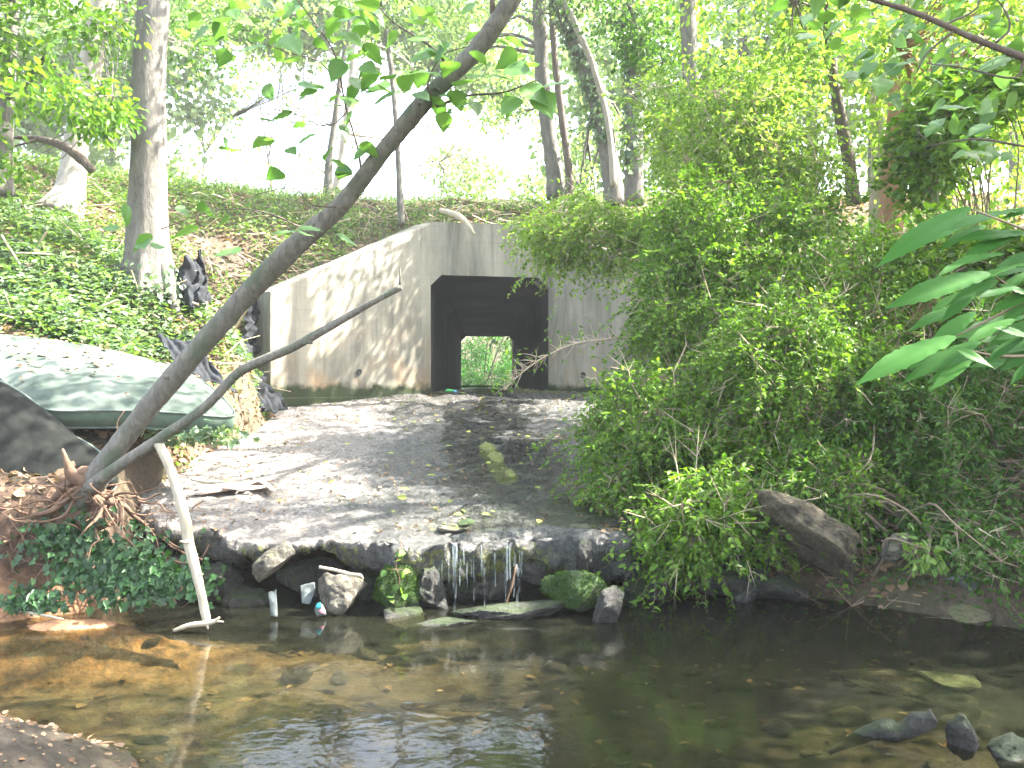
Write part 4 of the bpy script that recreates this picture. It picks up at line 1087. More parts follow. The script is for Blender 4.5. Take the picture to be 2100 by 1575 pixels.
# ------------------------------------------------------------------ trees
def tree(name, label, trunk, blobs, bark, leafm, lsize, per, tpl=LEAF_OV, cat='tree', group=None, gate=-.05, R=.4, sides=14, rough=.14, nl=8, ivy=None, seed=0, flat=.3, limb_r=.05, roots=0):
    pts = np.array([P(x, y, Y) for x, y, Y, w in trunk]); rd_ = np.array([w / F * Y / 2 for x, y, Y, w in trunk])
    e = empty(name, pts[0], label, cat, group)
    a_ = MA(); a_.tube(pts, rd_, sides, rough, seed, sub=8)
    for k in range(roots):
        an = math.pi * (.9 + 1.3 * k / max(roots - 1, 1)); r_ = rd_[0]
        d_ = np.array([math.cos(an), math.sin(an), 0])
        w1 = pts[0] + d_ * r_ * 1.15; w2 = pts[0] + d_ * r_ * 1.9
        w1[2] = terrain(w1[:1], w1[1:2])[0] + .05; w2[2] = terrain(w2[:1], w2[1:2])[0] - .03
        a_.tube([pts[0] + np.array([0, 0, r_ * 1.9]) + d_ * r_ * .45, pts[0] + np.array([0, 0, r_ * .8]) + d_ * r_ * .75, w1, w2], [r_ * .22, r_ * .26, r_ * .17, r_ * .05], 8, .2, k, sub=4)
    sp, _ = catmull(pts, rd_, 6)
    cs = []
    for (c_, r_, n_) in blobs:
        cs.append(blob_centres(c_, r_, n_, gate=gate, seed=seed))
    if cs:
        cs = np.concatenate(cs)
        limbs_to(a_, sp[len(sp) // 3:], cs, limb_r, nl, seed)
    a_.build('trunk', bark, e)
    if len(cs):
        p_, d_, n_ = spray_points(cs, R * rng.uniform(.6, 1.3, len(cs)), per, flat)
        leaves('crown', p_, d_, n_, lsize * rng.uniform(.6, 1.25, len(p_)), tpl, leafm, e)
    if ivy:
        h0, h1, ni, sz = ivy
        t_ = rng.uniform(h0, h1, ni); q, rq = catmull(pts, rd_, 20); i_ = (t_ * (len(q) - 1)).astype(int)
        an = rng.uniform(0, 2 * np.pi, ni); o_ = np.column_stack([np.cos(an), np.sin(an), rng.normal(0, .2, ni)])
        p_ = q[i_] + o_ * (rq[i_] * rng.uniform(1.0, 1.5, ni))[:, None]
        leaves('ivy', p_, o_ * .4 + np.array([0, 0, -1]) + rng.normal(0, .4, (ni, 3)), o_ + rng.normal(0, .3, (ni, 3)), sz * rng.uniform(.6, 1.2, ni), IVY, M['leaf_ivy'], e)
    return e

LT = M['leaf_tree']
# left bank
tree('tree', 'big straight grey tree on the left bank with ivy round its foot', [(305, 615, 11.2, 118), (303, 565, 11.2, 104), (302, 500, 11.2, 90), (303, 420, 11.2, 80), (305, 320, 11.2, 72), (304, 200, 11.2, 68), (308, 100, 11.2, 64), (315, 0, 11.2, 62), (325, -300, 11.3, 56), (330, -700, 11.5, 44), (340, -1100, 11.6, 26)],
     [((-3.2, 12.5, 9.5), (3.2, 3, 2.2), 190), ((-6.5, 11, 9.0), (2.5, 2.5, 2), 110)], M['bark_grey'], LT, .11, 26, seed=1, ivy=(0, .10, 420, .07), sides=22, rough=.07, roots=5, limb_r=.08)
tree('tree', 'sunlit pale tree with a spreading root flare behind the big grey tree', [(120, 450, 14.0, 110), (142, 395, 14.2, 66), (152, 330, 14.3, 52), (160, 260, 14.3, 46), (178, 170, 14.4, 50), (195, 90, 14.4, 46), (212, 0, 14.5, 44), (235, -200, 14.6, 40), (250, -600, 14.8, 26)],
     [((-6.0, 15, 8.2), (2.2, 2, 1.4), 70)], M['bark_pale'], LT, .11, 24, seed=2, rough=.12, roots=0)
tree('tree', 'narrow tree with peeling pale patches at the left edge of the picture', [(2, 400, 12.0, 54), (5, 330, 12.0, 36), (12, 200, 12.0, 32), (20, 100, 12.0, 30), (28, 0, 12, 28), (40, -300, 12, 24), (60, -700, 12, 14)],
     [(P(60, 90, 10.5), (1.25, 1.0, .9), 60), (P(110, 210, 10.2), (.75, .8, .35), 26), (P(-20, 250, 10.5), (.8, .8, .7), 24), (P(60, -80, 10.5), (2, 1.5, .9), 60)], M['bark_grey'], M['leaf_bush'], .10, 30, seed=4, R=.33, gate=-.2)
# slender sapling on the embankment
tree('sapling', 'thin pale sapling standing on the grass above the left wing wall', [(824, 462, 17.1, 17), (820, 400, 17.1, 14), (815, 300, 17.1, 11), (806, 180, 17.1, 10), (795, 90, 17.1, 10), (782, 0, 17.1, 9), (770, -150, 17.1, 6)],
     [(P(640, -20, 16.5), (2.2, 1, .75), 110)], M['bark_grey'], M['leaf_far'], .10, 20, cat='sapling', seed=5, R=.35, sides=8, nl=4, limb_r=.015)
tree('sapling', 'faint grey sapling on the embankment left of the thin pale sapling', [(672, 400, 19, 22), (675, 330, 19, 16), (690, 220, 19, 12), (700, 140, 19, 10), (715, 60, 19, 9), (730, -60, 19, 8)],
     [(P(430, 0, 18), (1.7, 1, .9), 80), (P(560, 240, 20), (1.6, 1, 1.5), 44), (P(860, 10, 18), (1.5, 1, .8), 80)], M['bark_grey'], M['leaf_far'], .10, 20, cat='sapling', seed=6, R=.35, sides=8, nl=4, limb_r=.015)
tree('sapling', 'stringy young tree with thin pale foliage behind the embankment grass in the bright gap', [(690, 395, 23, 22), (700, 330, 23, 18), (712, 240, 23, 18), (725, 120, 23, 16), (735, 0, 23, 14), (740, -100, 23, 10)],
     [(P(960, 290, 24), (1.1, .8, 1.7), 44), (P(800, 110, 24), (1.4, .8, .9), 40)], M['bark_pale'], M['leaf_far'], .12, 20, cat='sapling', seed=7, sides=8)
# right of the gap
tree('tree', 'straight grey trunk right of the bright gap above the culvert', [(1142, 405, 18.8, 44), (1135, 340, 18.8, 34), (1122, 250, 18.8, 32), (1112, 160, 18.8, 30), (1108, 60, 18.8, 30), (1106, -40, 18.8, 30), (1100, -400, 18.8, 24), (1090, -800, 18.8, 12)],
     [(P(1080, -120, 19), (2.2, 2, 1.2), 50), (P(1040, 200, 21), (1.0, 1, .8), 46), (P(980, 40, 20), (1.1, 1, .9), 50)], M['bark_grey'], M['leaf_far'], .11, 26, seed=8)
tree('tree', 'thin dark trunk close to the right of the straight grey trunk', [(1168, 410, 18.6, 20), (1166, 340, 18.6, 16), (1152, 240, 18.6, 15), (1138, 120, 18.6, 14), (1132, 0, 18.6, 13), (1128, -300, 18.6, 9)],
     [(P(1150, -60, 18.6), (1.5, 1.2, .9), 36)], M['bark_dark'], M['leaf_far'], .10, 24, seed=9, sides=9, nl=5, limb_r=.02)
tree('tree', 'ivy clad trunk leaning left, behind the shrubs right of the culvert', [(1262, 420, 18.2, 46), (1250, 330, 18.2, 38), (1235, 240, 18.2, 38), (1205, 150, 18.2, 36), (1175, 70, 18.2, 34), (1145, -10, 18.2, 34), (1090, -200, 18.2, 30), (1040, -500, 18.2, 16)],
     [(P(1200, -120, 18), (2.5, 2, 1.2), 60), (P(1215, 330, 19.5), (1.2, 1, 1.3), 60)], M['bark_grey'], M['leaf_far'], .11, 26, seed=10, ivy=(.2, .75, 900, .11))
tree('tree', 'thin bare stem twining beside the ivy clad trunk', [(1258, 380, 17.9, 14), (1252, 290, 17.9, 13), (1238, 210, 17.9, 12), (1210, 120, 17.9, 13), (1175, 40, 17.9, 14), (1155, -20, 17.9, 14), (1140, -200, 17.9, 9)],
     [(P(1230, -30, 17.5), (1.2, 1, .7), 26)], M['bark_pale'], M['leaf_far'], .10, 24, seed=12, sides=8, nl=4, limb_r=.02)
tree('tree', 'tree with a thick ivy mass hanging on its upper trunk, top right of centre', [(1300, 420, 17, 40), (1302, 250, 17, 34), (1298, 100, 17, 32), (1300, 0, 17, 30), (1310, -300, 17, 20)],
     [(P(1345, 110, 16.5), (.65, .6, 1.1), 40), (P(1330, -40, 16.5), (1.6, 1.4, .8), 50)], M['bark_grey'], M['leaf_tree'], .11, 30, seed=13, ivy=(.1, .9, 900, .11))
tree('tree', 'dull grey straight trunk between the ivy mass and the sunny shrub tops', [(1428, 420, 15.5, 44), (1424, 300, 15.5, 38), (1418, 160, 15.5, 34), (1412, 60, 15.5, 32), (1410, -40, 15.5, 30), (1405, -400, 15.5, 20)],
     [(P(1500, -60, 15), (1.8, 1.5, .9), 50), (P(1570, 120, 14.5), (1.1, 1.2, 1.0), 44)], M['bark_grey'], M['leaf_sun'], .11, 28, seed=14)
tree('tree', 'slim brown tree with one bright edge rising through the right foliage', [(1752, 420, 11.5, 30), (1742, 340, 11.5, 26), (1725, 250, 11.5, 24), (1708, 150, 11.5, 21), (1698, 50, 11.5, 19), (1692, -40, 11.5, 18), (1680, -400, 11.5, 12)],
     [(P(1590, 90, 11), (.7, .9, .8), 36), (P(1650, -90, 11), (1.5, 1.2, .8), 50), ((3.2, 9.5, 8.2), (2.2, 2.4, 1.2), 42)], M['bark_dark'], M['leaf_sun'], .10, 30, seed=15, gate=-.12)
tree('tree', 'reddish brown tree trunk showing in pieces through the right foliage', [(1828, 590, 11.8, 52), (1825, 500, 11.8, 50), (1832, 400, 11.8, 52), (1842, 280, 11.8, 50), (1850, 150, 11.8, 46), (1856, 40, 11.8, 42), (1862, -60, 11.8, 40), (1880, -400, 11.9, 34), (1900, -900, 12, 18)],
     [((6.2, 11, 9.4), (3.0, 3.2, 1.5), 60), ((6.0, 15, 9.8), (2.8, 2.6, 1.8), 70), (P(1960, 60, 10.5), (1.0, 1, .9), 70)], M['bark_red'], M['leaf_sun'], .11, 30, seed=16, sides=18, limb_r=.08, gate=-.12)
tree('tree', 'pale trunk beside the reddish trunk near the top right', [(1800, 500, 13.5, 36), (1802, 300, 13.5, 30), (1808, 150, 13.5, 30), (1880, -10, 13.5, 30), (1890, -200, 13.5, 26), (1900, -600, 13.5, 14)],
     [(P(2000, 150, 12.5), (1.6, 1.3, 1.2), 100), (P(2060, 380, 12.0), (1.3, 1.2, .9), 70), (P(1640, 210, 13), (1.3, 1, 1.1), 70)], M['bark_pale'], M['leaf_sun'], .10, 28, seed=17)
# unseen trees, added and shaped to shade the pool, apron and shrubs
tree('tree', 'broad unseen tree on the right bank, its crown shaped to shade the water and shrubs', [(2500, 700, 9, 90), (2500, 300, 9, 80), (2450, -200, 9, 70), (2400, -700, 9, 50), (2350, -1100, 9, 30)],
     [((7.3, 5.6, 5.6), (1.9, 2.6, 1.6), 330), ((5.4, 4.0, 5.3), (1.2, 1.6, 1.0), 120), ((7.8, 8.8, 6.1), (1.7, 1.6, 1.3), 190), ((6.3, 7.0, 4.4), (.9, 1.3, .8), 90), ((6.8, 7.5, 8.6), (3.0, 3.2, 1.5), 120), ((7.0, 3.0, 8.0), (3.0, 2.6, 1.6), 130), ((4.5, 5.5, 7.6), (1.8, 2.0, .9), 45)], M['bark_grey'], LT, .12, 30, seed=18, limb_r=.08, gate=-.1)
tree('tree', 'unseen tree added near the camera to shade the pool and block sky light', [(3300, 900, 3, 200), (3300, 0, 3, 170), (3300, -2000, 3, 120), (3200, -3500, 3, 60)],
     [((4.5, -.5, 7.5), (3.6, 2.8, 1.8), 140), ((-2, -5, 7.5), (5, 3, 2.2), 130), ((.6, 1.2, 6.9), (4.2, 2.9, 1.0), 330)], M['bark_grey'], LT, .13, 26, seed=19, limb_r=.08)
print('trees', len(bpy.data.objects))

# far trees beyond the road
rr_ = np.random.default_rng(99)
for k, (px, Y, hgt, wpx) in enumerate([(-60, 30, 11, 30), (90, 33, 10, 26), (230, 36, 10, 24), (420, 44, 9, 16), (560, 52, 8, 12), (880, 50, 7.5, 12), (1085, 40, 10, 18), (1190, 34, 11, 22), (1290, 30, 12, 26), (1400, 33, 12, 26), (1520, 28, 12, 30), (1660, 30, 12, 26), (1790, 27, 12, 30), (1930, 30, 12, 28), (2080, 26, 12, 30)]):
    x = (px - CX) / F * Y
    z0 = float(terrain(np.array([x]), np.array([Y]), False)[0])
    pyb = CY + (H - z0) * F / Y
    hpx = hgt * F / Y
    bl = [((x + rr_.normal(0, .8), Y, z0 + hgt * .75), (2.6, 2.2, hgt * .28), 60), ((x + rr_.normal(0, 1), Y - 1, z0 + hgt * .42), (2.3, 2, hgt * .25), 46)]
    if px == 420: bl = [(P(330, 40, 31), (2.3, 2, 1.7), 110), (P(480, 15, 32), (2.4, 2, 1.2), 110), (P(400, 190, 31), (1.0, 1.2, 1.1), 20)]
    if px == 560: bl = [(P(620, 30, 34), (2.4, 2, 1.5), 110), (P(760, 10, 34), (2.2, 2, 1.3), 100)]
    if px == 880: bl = [(P(880, 60, 34), (2.0, 2, 1.6), 100), (P(1010, 110, 34), (1.8, 2, 1.8), 90), (P(960, 350, 42), (1.4, 1.4, 1.0), 26)]
    if px == 90: bl += [(P(250, 160, 31), (1.7, 1.6, 2.0), 80), (P(60, 120, 31), (2.4, 1.6, 2.4), 110)]
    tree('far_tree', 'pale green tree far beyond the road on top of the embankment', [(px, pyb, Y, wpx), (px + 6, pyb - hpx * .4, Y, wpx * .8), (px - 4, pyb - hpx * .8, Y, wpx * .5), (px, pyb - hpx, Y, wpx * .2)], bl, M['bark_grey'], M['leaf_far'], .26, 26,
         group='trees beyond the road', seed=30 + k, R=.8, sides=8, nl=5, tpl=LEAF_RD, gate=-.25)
# greenery seen through the barrel; the two highest, unseen, added to shade it
for k, (x, y, z, r) in enumerate([(-2.6, 46, 2.6, (1.6, 1.4, 1.5)), (-.9, 49, 3.4, (1.8, 1.5, 2.2)), (.8, 46, 2.5, (1.6, 1.4, 1.5)), (-3.6, 44, 2.6, (1.2, 1.2, 1.4)), (-1.2, 52, 2.2, (3.5, 1.2, 1.2)), (1.9, 43, 2.6, (1.0, 1.2, 1.5)), (-1.5, 45, 5.4, (3.5, 2.2, .8)), (1.5, 48, 6.2, (3.5, 2.5, .8))]):
    e = empty('shrub', (x, y, 1.4), 'dark green overhanging shrub beyond the culvert barrel', 'shrub', 'shrubs beyond the far mouth of the culvert')
    cs = blob_centres((x, y, z), r, 130, gate=-.6, seed=60 + k)
    p_, d_, n_ = spray_points(cs, .4, 34, .25, .5)
    leaves('foliage', p_, d_, n_, .13 * rng.uniform(.6, 1.2, len(p_)), LEAF_OV, M['leaf_shade'], e)
    a_ = MA()
    for q in cs[::14]: a_.tube([(x, y + .8, 1.25), ((x + q[0]) / 2, (y + q[1]) / 2 + .5, (1.4 + q[2]) / 2 + .3), q], [.02, .015, .006], 5, 0, cap=False)
    a_.build('stems', M['bark_dark'], e)

# ------------------------------------------------------------------ shrubs on the right bank
def shrub(label, root, blobs, leafm, lsize, per, R=.17, tpl=LEAF_OV, seed=0, gate=-.15, nst=26, flat=.4, cat='shrub', group=None, stem_r=.014, twigm='twig', arch=.35, shoots=.9):
    e = empty('shrub', root, label, cat, group)
    root = np.array(root, float)
    lsize = lsize * .82; per = int(per * 1.4)
    cs = np.concatenate([blob_centres(c_, r_, n_, shell=.55, gate=gate, seed=seed) for c_, r_, n_ in blobs])
    a_ = MA(); rr = np.random.default_rng(seed)
    idx = rr.choice(len(cs), min(nst, len(cs)), replace=False); tips = cs[idx]
    pathpts = []
    for t_ in tips:
        d_ = t_ - root; L_ = np.linalg.norm(d_)
        b_ = root + rr.normal(0, .12, 3) * np.array([1, 1, 0])
        m1 = b_ + d_ * .35 + np.array([0, 0, arch * L_ * .5]) + rr.normal(0, .05 * L_, 3); m2 = b_ + d_ * .7 + np.array([0, 0, arch * L_ * .45]) + rr.normal(0, .05 * L_, 3)
        a_.tube([b_, m1, m2, t_], [stem_r, stem_r * .75, stem_r * .5, stem_r * .2], 5, .1, seed, cap=False, sub=4)
        pathpts.append(m1); pathpts.append(m2); pathpts.append(t_)
    pp = np.array(pathpts)
    for i in range(0, len(cs), max(1, len(cs) // 260)):
        q = cs[i]; t_ = pp[np.argmin(((pp - q) ** 2).sum(1))]
        a_.tube([t_, (t_ + q) / 2 + rr.normal(0, .04, 3) + np.array([0, 0, .03]), q, q + (q - t_) * .2 + np.array([0, 0, -.05])], [stem_r * .35, stem_r * .3, stem_r * .2, stem_r * .1], 4, 0, cap=False)
    # long arching shoots that break the outline, leaves set along them
    ns_ = int(len(cs) * shoots); cen = cs.mean(0)
    LP, LD, LN = [], [], []
    if ns_:
        for i in rr.choice(len(cs), ns_, replace=False):
            b0 = cs[i]; d_ = unit(unit(b0 - cen) + rr.normal(0, .45, 3) + np.array([0, -.15, .25])); L_ = rr.uniform(.2, .6) * (R / .17)
            t_ = np.linspace(0, 1, 7)[:, None]; pth = b0 + d_ * L_ * t_ + np.array([0, 0, -1]) * L_ * .55 * t_ ** 2 + rr.normal(0, .012, (7, 3))
            a_.tube(pth, np.linspace(.0035, .001, 7), 3, 0, cap=False)
            nl_ = int(L_ / (lsize * .33)); tt = rr.uniform(.0, 1, nl_) * 5.99; k_ = tt.astype(int); fr = (tt - k_)[:, None]
            q = pth[k_] * (1 - fr) + pth[k_ + 1] * fr; tg = unit(pth[k_ + 1] - pth[k_])
            sd_ = unit(np.cross(tg, rr.normal(0, .4, (nl_, 3)) + np.array([0, 0, 1]))) * rr.choice([-1, 1], nl_)[:, None]
            LP.append(q); LD.append(sd_ + tg * .6); LN.append(rr.normal(0, .35, (nl_, 3)) + np.array([0, -.1, 1]))
    a_.build('stems', M[twigm], e)
    if shoots:
        dt = MA()
        for i in rr.choice(len(cs), max(6, len(cs) // 7), replace=False):
            b0 = cs[i]; d_ = unit(unit(b0 - cen) + rr.normal(0, .6, 3)); L_ = rr.uniform(.15, .5)
            mid = b0 + d_ * L_ * .5 + rr.normal(0, .03, 3); tip_ = b0 + d_ * L_ + rr.normal(0, .05, 3)
            dt.tube([b0 - d_ * L_ * .5, b0, mid, tip_], [.005, .0045, .003, .001], 4, 0, cap=False)
            for q_ in range(3): dt.tube([mid, mid + (d_ + rr.normal(0, .7, 3)) * L_ * .3], [.0025, .001], 3, 0, cap=False)
        dt.build('dead_twigs', M['twig_pale'], e)
    p_, d_, n_ = spray_points(cs, R * rng.uniform(.5, 1.7, len(cs)), per, flat, .4)
    if ns_:
        p_ = np.concatenate([p_] + LP); d_ = np.concatenate([d_] + LD); n_ = np.concatenate([n_] + LN)
    leaves('foliage', p_, d_, n_, lsize * rng.uniform(.4, 1.5, len(p_)), tpl, leafm, e)
    return e
BL = M['leaf_bush']
shrub('bright green shrub drooping over the water below the right end of the apron lip', (2.0, 7.3, .5), [(P(1440, 1060, 6.75), (.38, .35, .34), 110), (P(1380, 1110, 6.7), (.26, .25, .22), 60), (P(1500, 1100, 6.8), (.18, .2, .22), 34)], BL, .055, 30, R=.12, seed=201, gate=-.4)
shrub('shrub whose left edge overhangs the wet apron', (2.1, 8.2, .8), [(P(1330, 900, 8.0), (.55, .6, .60), 210), (P(1420, 980, 7.6), (.6, .5, .45), 150), (P(1290, 1010, 7.7), (.38, .4, .2), 50)], BL, .05, 34, R=.15, seed=202, gate=-.2)
shrub('tall sunlit shrub covering the right wing wall', (2.7, 9.6, 1.0), [(P(1470, 690, 9.0), (.72, .8, 1.0), 300), (P(1500, 520, 9.4), (1.0, .8, .8), 260), (P(1390, 540, 9.8), (.45, .5, .35), 60)], BL, .055, 34, R=.18, seed=203, gate=-.08)
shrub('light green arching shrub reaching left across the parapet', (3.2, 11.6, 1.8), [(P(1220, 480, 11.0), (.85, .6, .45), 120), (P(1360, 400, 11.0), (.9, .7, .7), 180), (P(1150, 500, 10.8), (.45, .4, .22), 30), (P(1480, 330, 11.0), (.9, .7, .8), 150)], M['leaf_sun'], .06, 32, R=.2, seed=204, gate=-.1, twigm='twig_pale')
shrub('dense shady shrub in the middle of the right bank', (3.4, 8.2, 1.0), [(P(1650, 800, 7.8), (.85, .7, .85), 420), (P(1640, 970, 7.2), (.6, .5, .30), 170), (P(1760, 620, 8.5), (1.0, .7, .7), 300)], BL, .05, 34, R=.17, seed=205, gate=-.6)
shrub('dark tangled shrub at the right edge of the picture', (4.0, 7.6, 1.0), [(P(1880, 880, 7.4), (.75, .6, .6), 260), (P(2060, 820, 7.6), (.6, .6, .8), 200), (P(2000, 1050, 7.0), (.5, .45, .22), 60)], M['leaf_tree'], .055, 30, R=.17, seed=206, gate=-.4)  # darker tree leaf imitates shade low on the right bank
shrub('low dark thicket above the brown slab on the right bank', (3.2, 7.0, .5), [(P(1800, 1010, 6.9), (.6, .35, .24), 150), (P(1990, 1090, 6.6), (.4, .35, .16), 36), (P(2070, 1150, 6.1), (.35, .3, .16), 34)], M['leaf_tree'], .05, 28, R=.13, seed=211, gate=-.1)  # darker tree leaf again, in place of shade
shrub('shrub top under the slim brown tree, sunlight painted into its pale leaves', (3.6, 10.6, 1.8), [(P(1530, 310, 10.2), (.8, .7, .95), 200), (P(1650, 430, 10.2), (.8, .7, .6), 150), (P(1420, 250, 11.5), (.7, .6, .8), 80)], M['leaf_sun'], .06, 32, R=.2, seed=207, gate=-.1, twigm='twig_pale')
shrub('upper thicket of broader leaves at the right edge', (5.0, 9.5, 1.8), [(P(1970, 540, 9.0), (.9, .7, .7), 150), (P(2040, 300, 9.4), (.9, .8, .8), 110), (P(1930, 330, 9.6), (.4, .6, .5), 30)], BL, .085, 26, R=.24, seed=208, tpl=LEAF_RD, gate=-.1)
shrub('small yellow green seedling on the dark right bank beside the squared block', (3.0, 6.7, .2), [(P(1895, 1125, 6.2), (.12, .1, .06), 9)], M['leaf_weed'], .07, 12, R=.08, seed=209, gate=-1, nst=5, shoots=0, cat='plant')
# half dead spray in front of the mouth
e = empty('arching_spray', P(1340, 640, 9.6), 'thin arching branch tipped with dead twigs in front of the culvert mouth', 'branch')
a_ = MA()
mp = [(1420, 700, 9.4), (1330, 690, 9.3), (1250, 695, 9.2), (1180, 705, 9.1), (1120, 730, 9.0), (1070, 765, 8.95), (1035, 800, 8.9)]
a_.tube([P(*p) for p in mp], np.linspace(.012, .003, 7), 5, .1, 1, sub=6)
q, _ = catmull(np.array([P(*p) for p in mp]), np.ones(7), 14)
lv = []
for k in range(75):
    i = random.randint(25, len(q) - 1); b0 = q[i]; ln_ = random.uniform(.06, .22)
    dd = unit(np.array([random.uniform(-1, .2), random.uniform(-.5, .5), random.uniform(-.5, .9)])); 
    a_.tube([b0, b0 + dd * ln_ * .6, b0 + dd * ln_ + np.array([-.01, 0, -.01])], [.0035, .0025, .001], 4, 0, cap=False)
    if random.random() < .7: lv.append(b0 + dd * ln_)
a_.build('twigs', M['twig_pale'], e)
lv = np.array(lv * 2) + rng.normal(0, .03, (len(lv) * 2, 3))
leaves('leaves', lv, rng.normal(0, 1, (len(lv), 3)) - np.array([0, 0, .6]), rng.normal(0, .5, (len(lv), 3)) + np.array([0, 0, 1]), .055, LEAF_OV, BL, e)

# ------------------------------------------------------------------ close branches, upper right
e = empty('young_tree', (3.5, 2.6, 0.2), 'young tree beside the camera reaching in long pointed leaves from the right edge', 'young tree')
a_ = MA(); lp_, ld_, ln_, ls_ = [], [], [], []
def longleaf(x0, y0, x1, y1, Y, Y2=None, tilt=0):
    A_, B_ = P(x0, y0, Y), P(x1, y1, Y2 or Y - .05); d_ = (B_ - A_) * random.uniform(.72, 1.0)
    lp_.append(A_); ld_.append(d_); ls_.append(np.linalg.norm(d_)); ln_.append((random.uniform(-.3, .4) + tilt, -.8 + random.uniform(-.3, .3), random.uniform(.75, 1.5)))
for l in [(1990, 425, 1755, 545, 2.5), (2100, 430, 1900, 455, 2.6), (2120, 480, 1930, 470, 2.6), (2060, 520, 1940, 530, 2.55), (2030, 560, 1815, 610, 2.45), (2110, 540, 1930, 575, 2.5), (2120, 600, 2010, 640, 2.5), (2000, 640, 1880, 720, 2.4),
          (1960, 690, 1740, 770, 2.3), (2010, 700, 1850, 765, 2.35), (2080, 655, 1960, 700, 2.4), (2100, 690, 2000, 745, 2.4), (1960, 715, 2050, 750, 2.3), (1990, 740, 1905, 790, 2.3), (2140, 620, 2040, 560, 2.5), (2130, 700, 2050, 660, 2.4), (2100, 760, 2160, 700, 2.4),
          (2150, 420, 2030, 440, 2.6), (2000, 600, 1930, 650, 2.45), (2090, 590, 1990, 600, 2.45), (2120, 740, 2060, 790, 2.4)]:
    longleaf(*l)
for _ in range(34):
    x0 = random.uniform(1960, 2140); y0 = random.uniform(440, 780); longleaf(x0, y0, x0 - random.uniform(60, 130), y0 + random.uniform(-5, 60), random.uniform(2.5, 3.0))
lp_, ld_, ln_, ls_ = map(np.array, (lp_, ld_, ln_, ls_))
leaves('leaves', lp_, ld_, ln_, ls_, LEAF_LONG, M['leaf_long'], e, True)
for t_ in [[(2300, 520), (2180, 500), (2100, 470), (1990, 428)], [(2300, 560), (2150, 600), (2060, 640), (1960, 690)], [(2200, 590), (2100, 600), (2030, 560)], [(2300, 640), (2150, 720), (2050, 730), (1975, 715)]]:
    hub = np.array([3.05, 2.65, 2.15 - .25 * (t_[0][1] > 580)])
    pts_ = [hub, hub * .5 + P(t_[0][0], t_[0][1], 2.52) * .5 + np.array([0, 0, .05])] + [P(x, y, 2.52) for x, y in t_]
    a_.tube(pts_, np.linspace(.013, .002, len(pts_)), 6, .05, 2, sub=4)
a_.build('twigs', M['twig'], e)
gz_ = float(terrain(np.array([3.5]), np.array([2.6]))[0])
a_ = MA(); a_.tube([(3.5, 2.6, gz_ - .05), (3.35, 2.62, 1.0), (3.1, 2.65, 1.8), (3.02, 2.66, 2.4), (2.95, 2.7, 3.4)], [.035, .03, .022, .018, .006], 8, .1, 1, sub=6); a_.build('stem', M['bark_dark'], e)
e = empty('dark_bough', P(2300, 190, 4.2), 'thin dark bough crossing the upper right corner of the picture', 'branch')
a_ = MA(); a_.tube([(7.1, 8.95, 5.6), (5.4, 7.0, 4.5), (4.2, 5.6, 3.7)] + [P(x, y, Y) for x, y, Y in [(2300, 200, 4.4), (2180, 150, 4.3), (2100, 118, 4.2), (2000, 80, 4.2), (1900, 35, 4.2), (1820, 8, 4.2), (1760, -8, 4.2), (1600, -40, 4.2)]], [.05, .042, .033, .024, .02, .018, .015, .014, .012, .010, .006], 8, .12, 3, sub=6)
for t_ in [[(2040, 90), (2070, 60), (2060, 20), (2020, -30)], [(1960, 60), (1900, 110), (1880, 150)], [(2100, 118), (2080, 160), (1980, 140), (1900, 130)], [(2100, 300), (2000, 285), (1900, 300)], [(1940, 50), (2000, 20), (2010, -20)]]:
    a_.tube([P(x, y, 4.2) for x, y in t_], np.linspace(.007, .003, len(t_)), 5, .1, 3, sub=4)
a_.build('wood', M['bark_dark'], e)
n_ = 330
px = rng.uniform(1560, 2120, n_); py = rng.uniform(-30, 330, n_); keep = (py < 60 + (px - 1640) * .75); px, py = px[keep], py[keep]
pp = np.array([P(x, y, q) for x, y, q in zip(px, py, rng.uniform(4.2, 6.0, len(px)))])
dd = rng.normal(0, .5, (len(px), 3)) + np.array([-.8, 0, -.25])
leaves('leaves', pp, dd, rng.normal(0, .35, (len(px), 3)) + np.array([0, -.3, 1]), rng.uniform(.06, .14, len(px)), LEAF_HEART, M['leaf_near'], e, True)

# ------------------------------------------------------------------ ground cover
def on_ground(n, x0, x1, y0, y1, mask=None, fine=True):
    x = rng.uniform(x0, x1, n * 2); y = rng.uniform(y0, y1, n * 2)
    ok = (poly_sd(x, y, CHAN) < -.12) & (poly_sd(x, y, POOL) < -.05)
    x, y = x[ok], y[ok]
    if mask is not None:
        k = mask(x, y); x, y = x[k], y[k]
    x, y = x[:n], y[:n]
    return x, y, terrain(x, y)
def nz2(x, y, s, seed): return fbm(np.stack([x * s, y * s, x * 0], -1), seed, 3)
def cover(name, label, cat, x, y, z, hmax, size, tpl, mat, up=.3):
    n = len(x)
    hh = rng.uniform(0.01, 1, n) ** 1.5 * hmax * (.4 + .8 * (.5 + .5 * nz2(x, y, 2.0, 501)))
    p_ = np.column_stack([x, y, z + hh])
    d_ = np.column_stack([rng.normal(0, 1, n), rng.normal(0, 1, n) - .2, rng.normal(0, .35, n)])
    nr_ = np.column_stack([rng.normal(0, up, n), rng.normal(-.35, up, n), np.ones(n)])
    return tag(leaves(name, p_, d_, nr_, size * rng.uniform(.6, 1.3, n), tpl, mat), label, cat, kind='stuff')
x, y, z = on_ground(52000, -9.5, -3.2, 7.6, 14.0, lambda x, y: (nz2(x, y, .9, 511) > -.22) & (y < 12.5 + .3 * x + 3) & ~((x > -4.4) & (y > 12.6)) & ~((np.abs(x + 4.3) < 1.0) & (y < 9.3)))
cover('ivy_cover', 'carpet of green ivy and creeper over the left bank', 'ivy', x, y, z, .22, .075, IVY, M['leaf_ivy'])
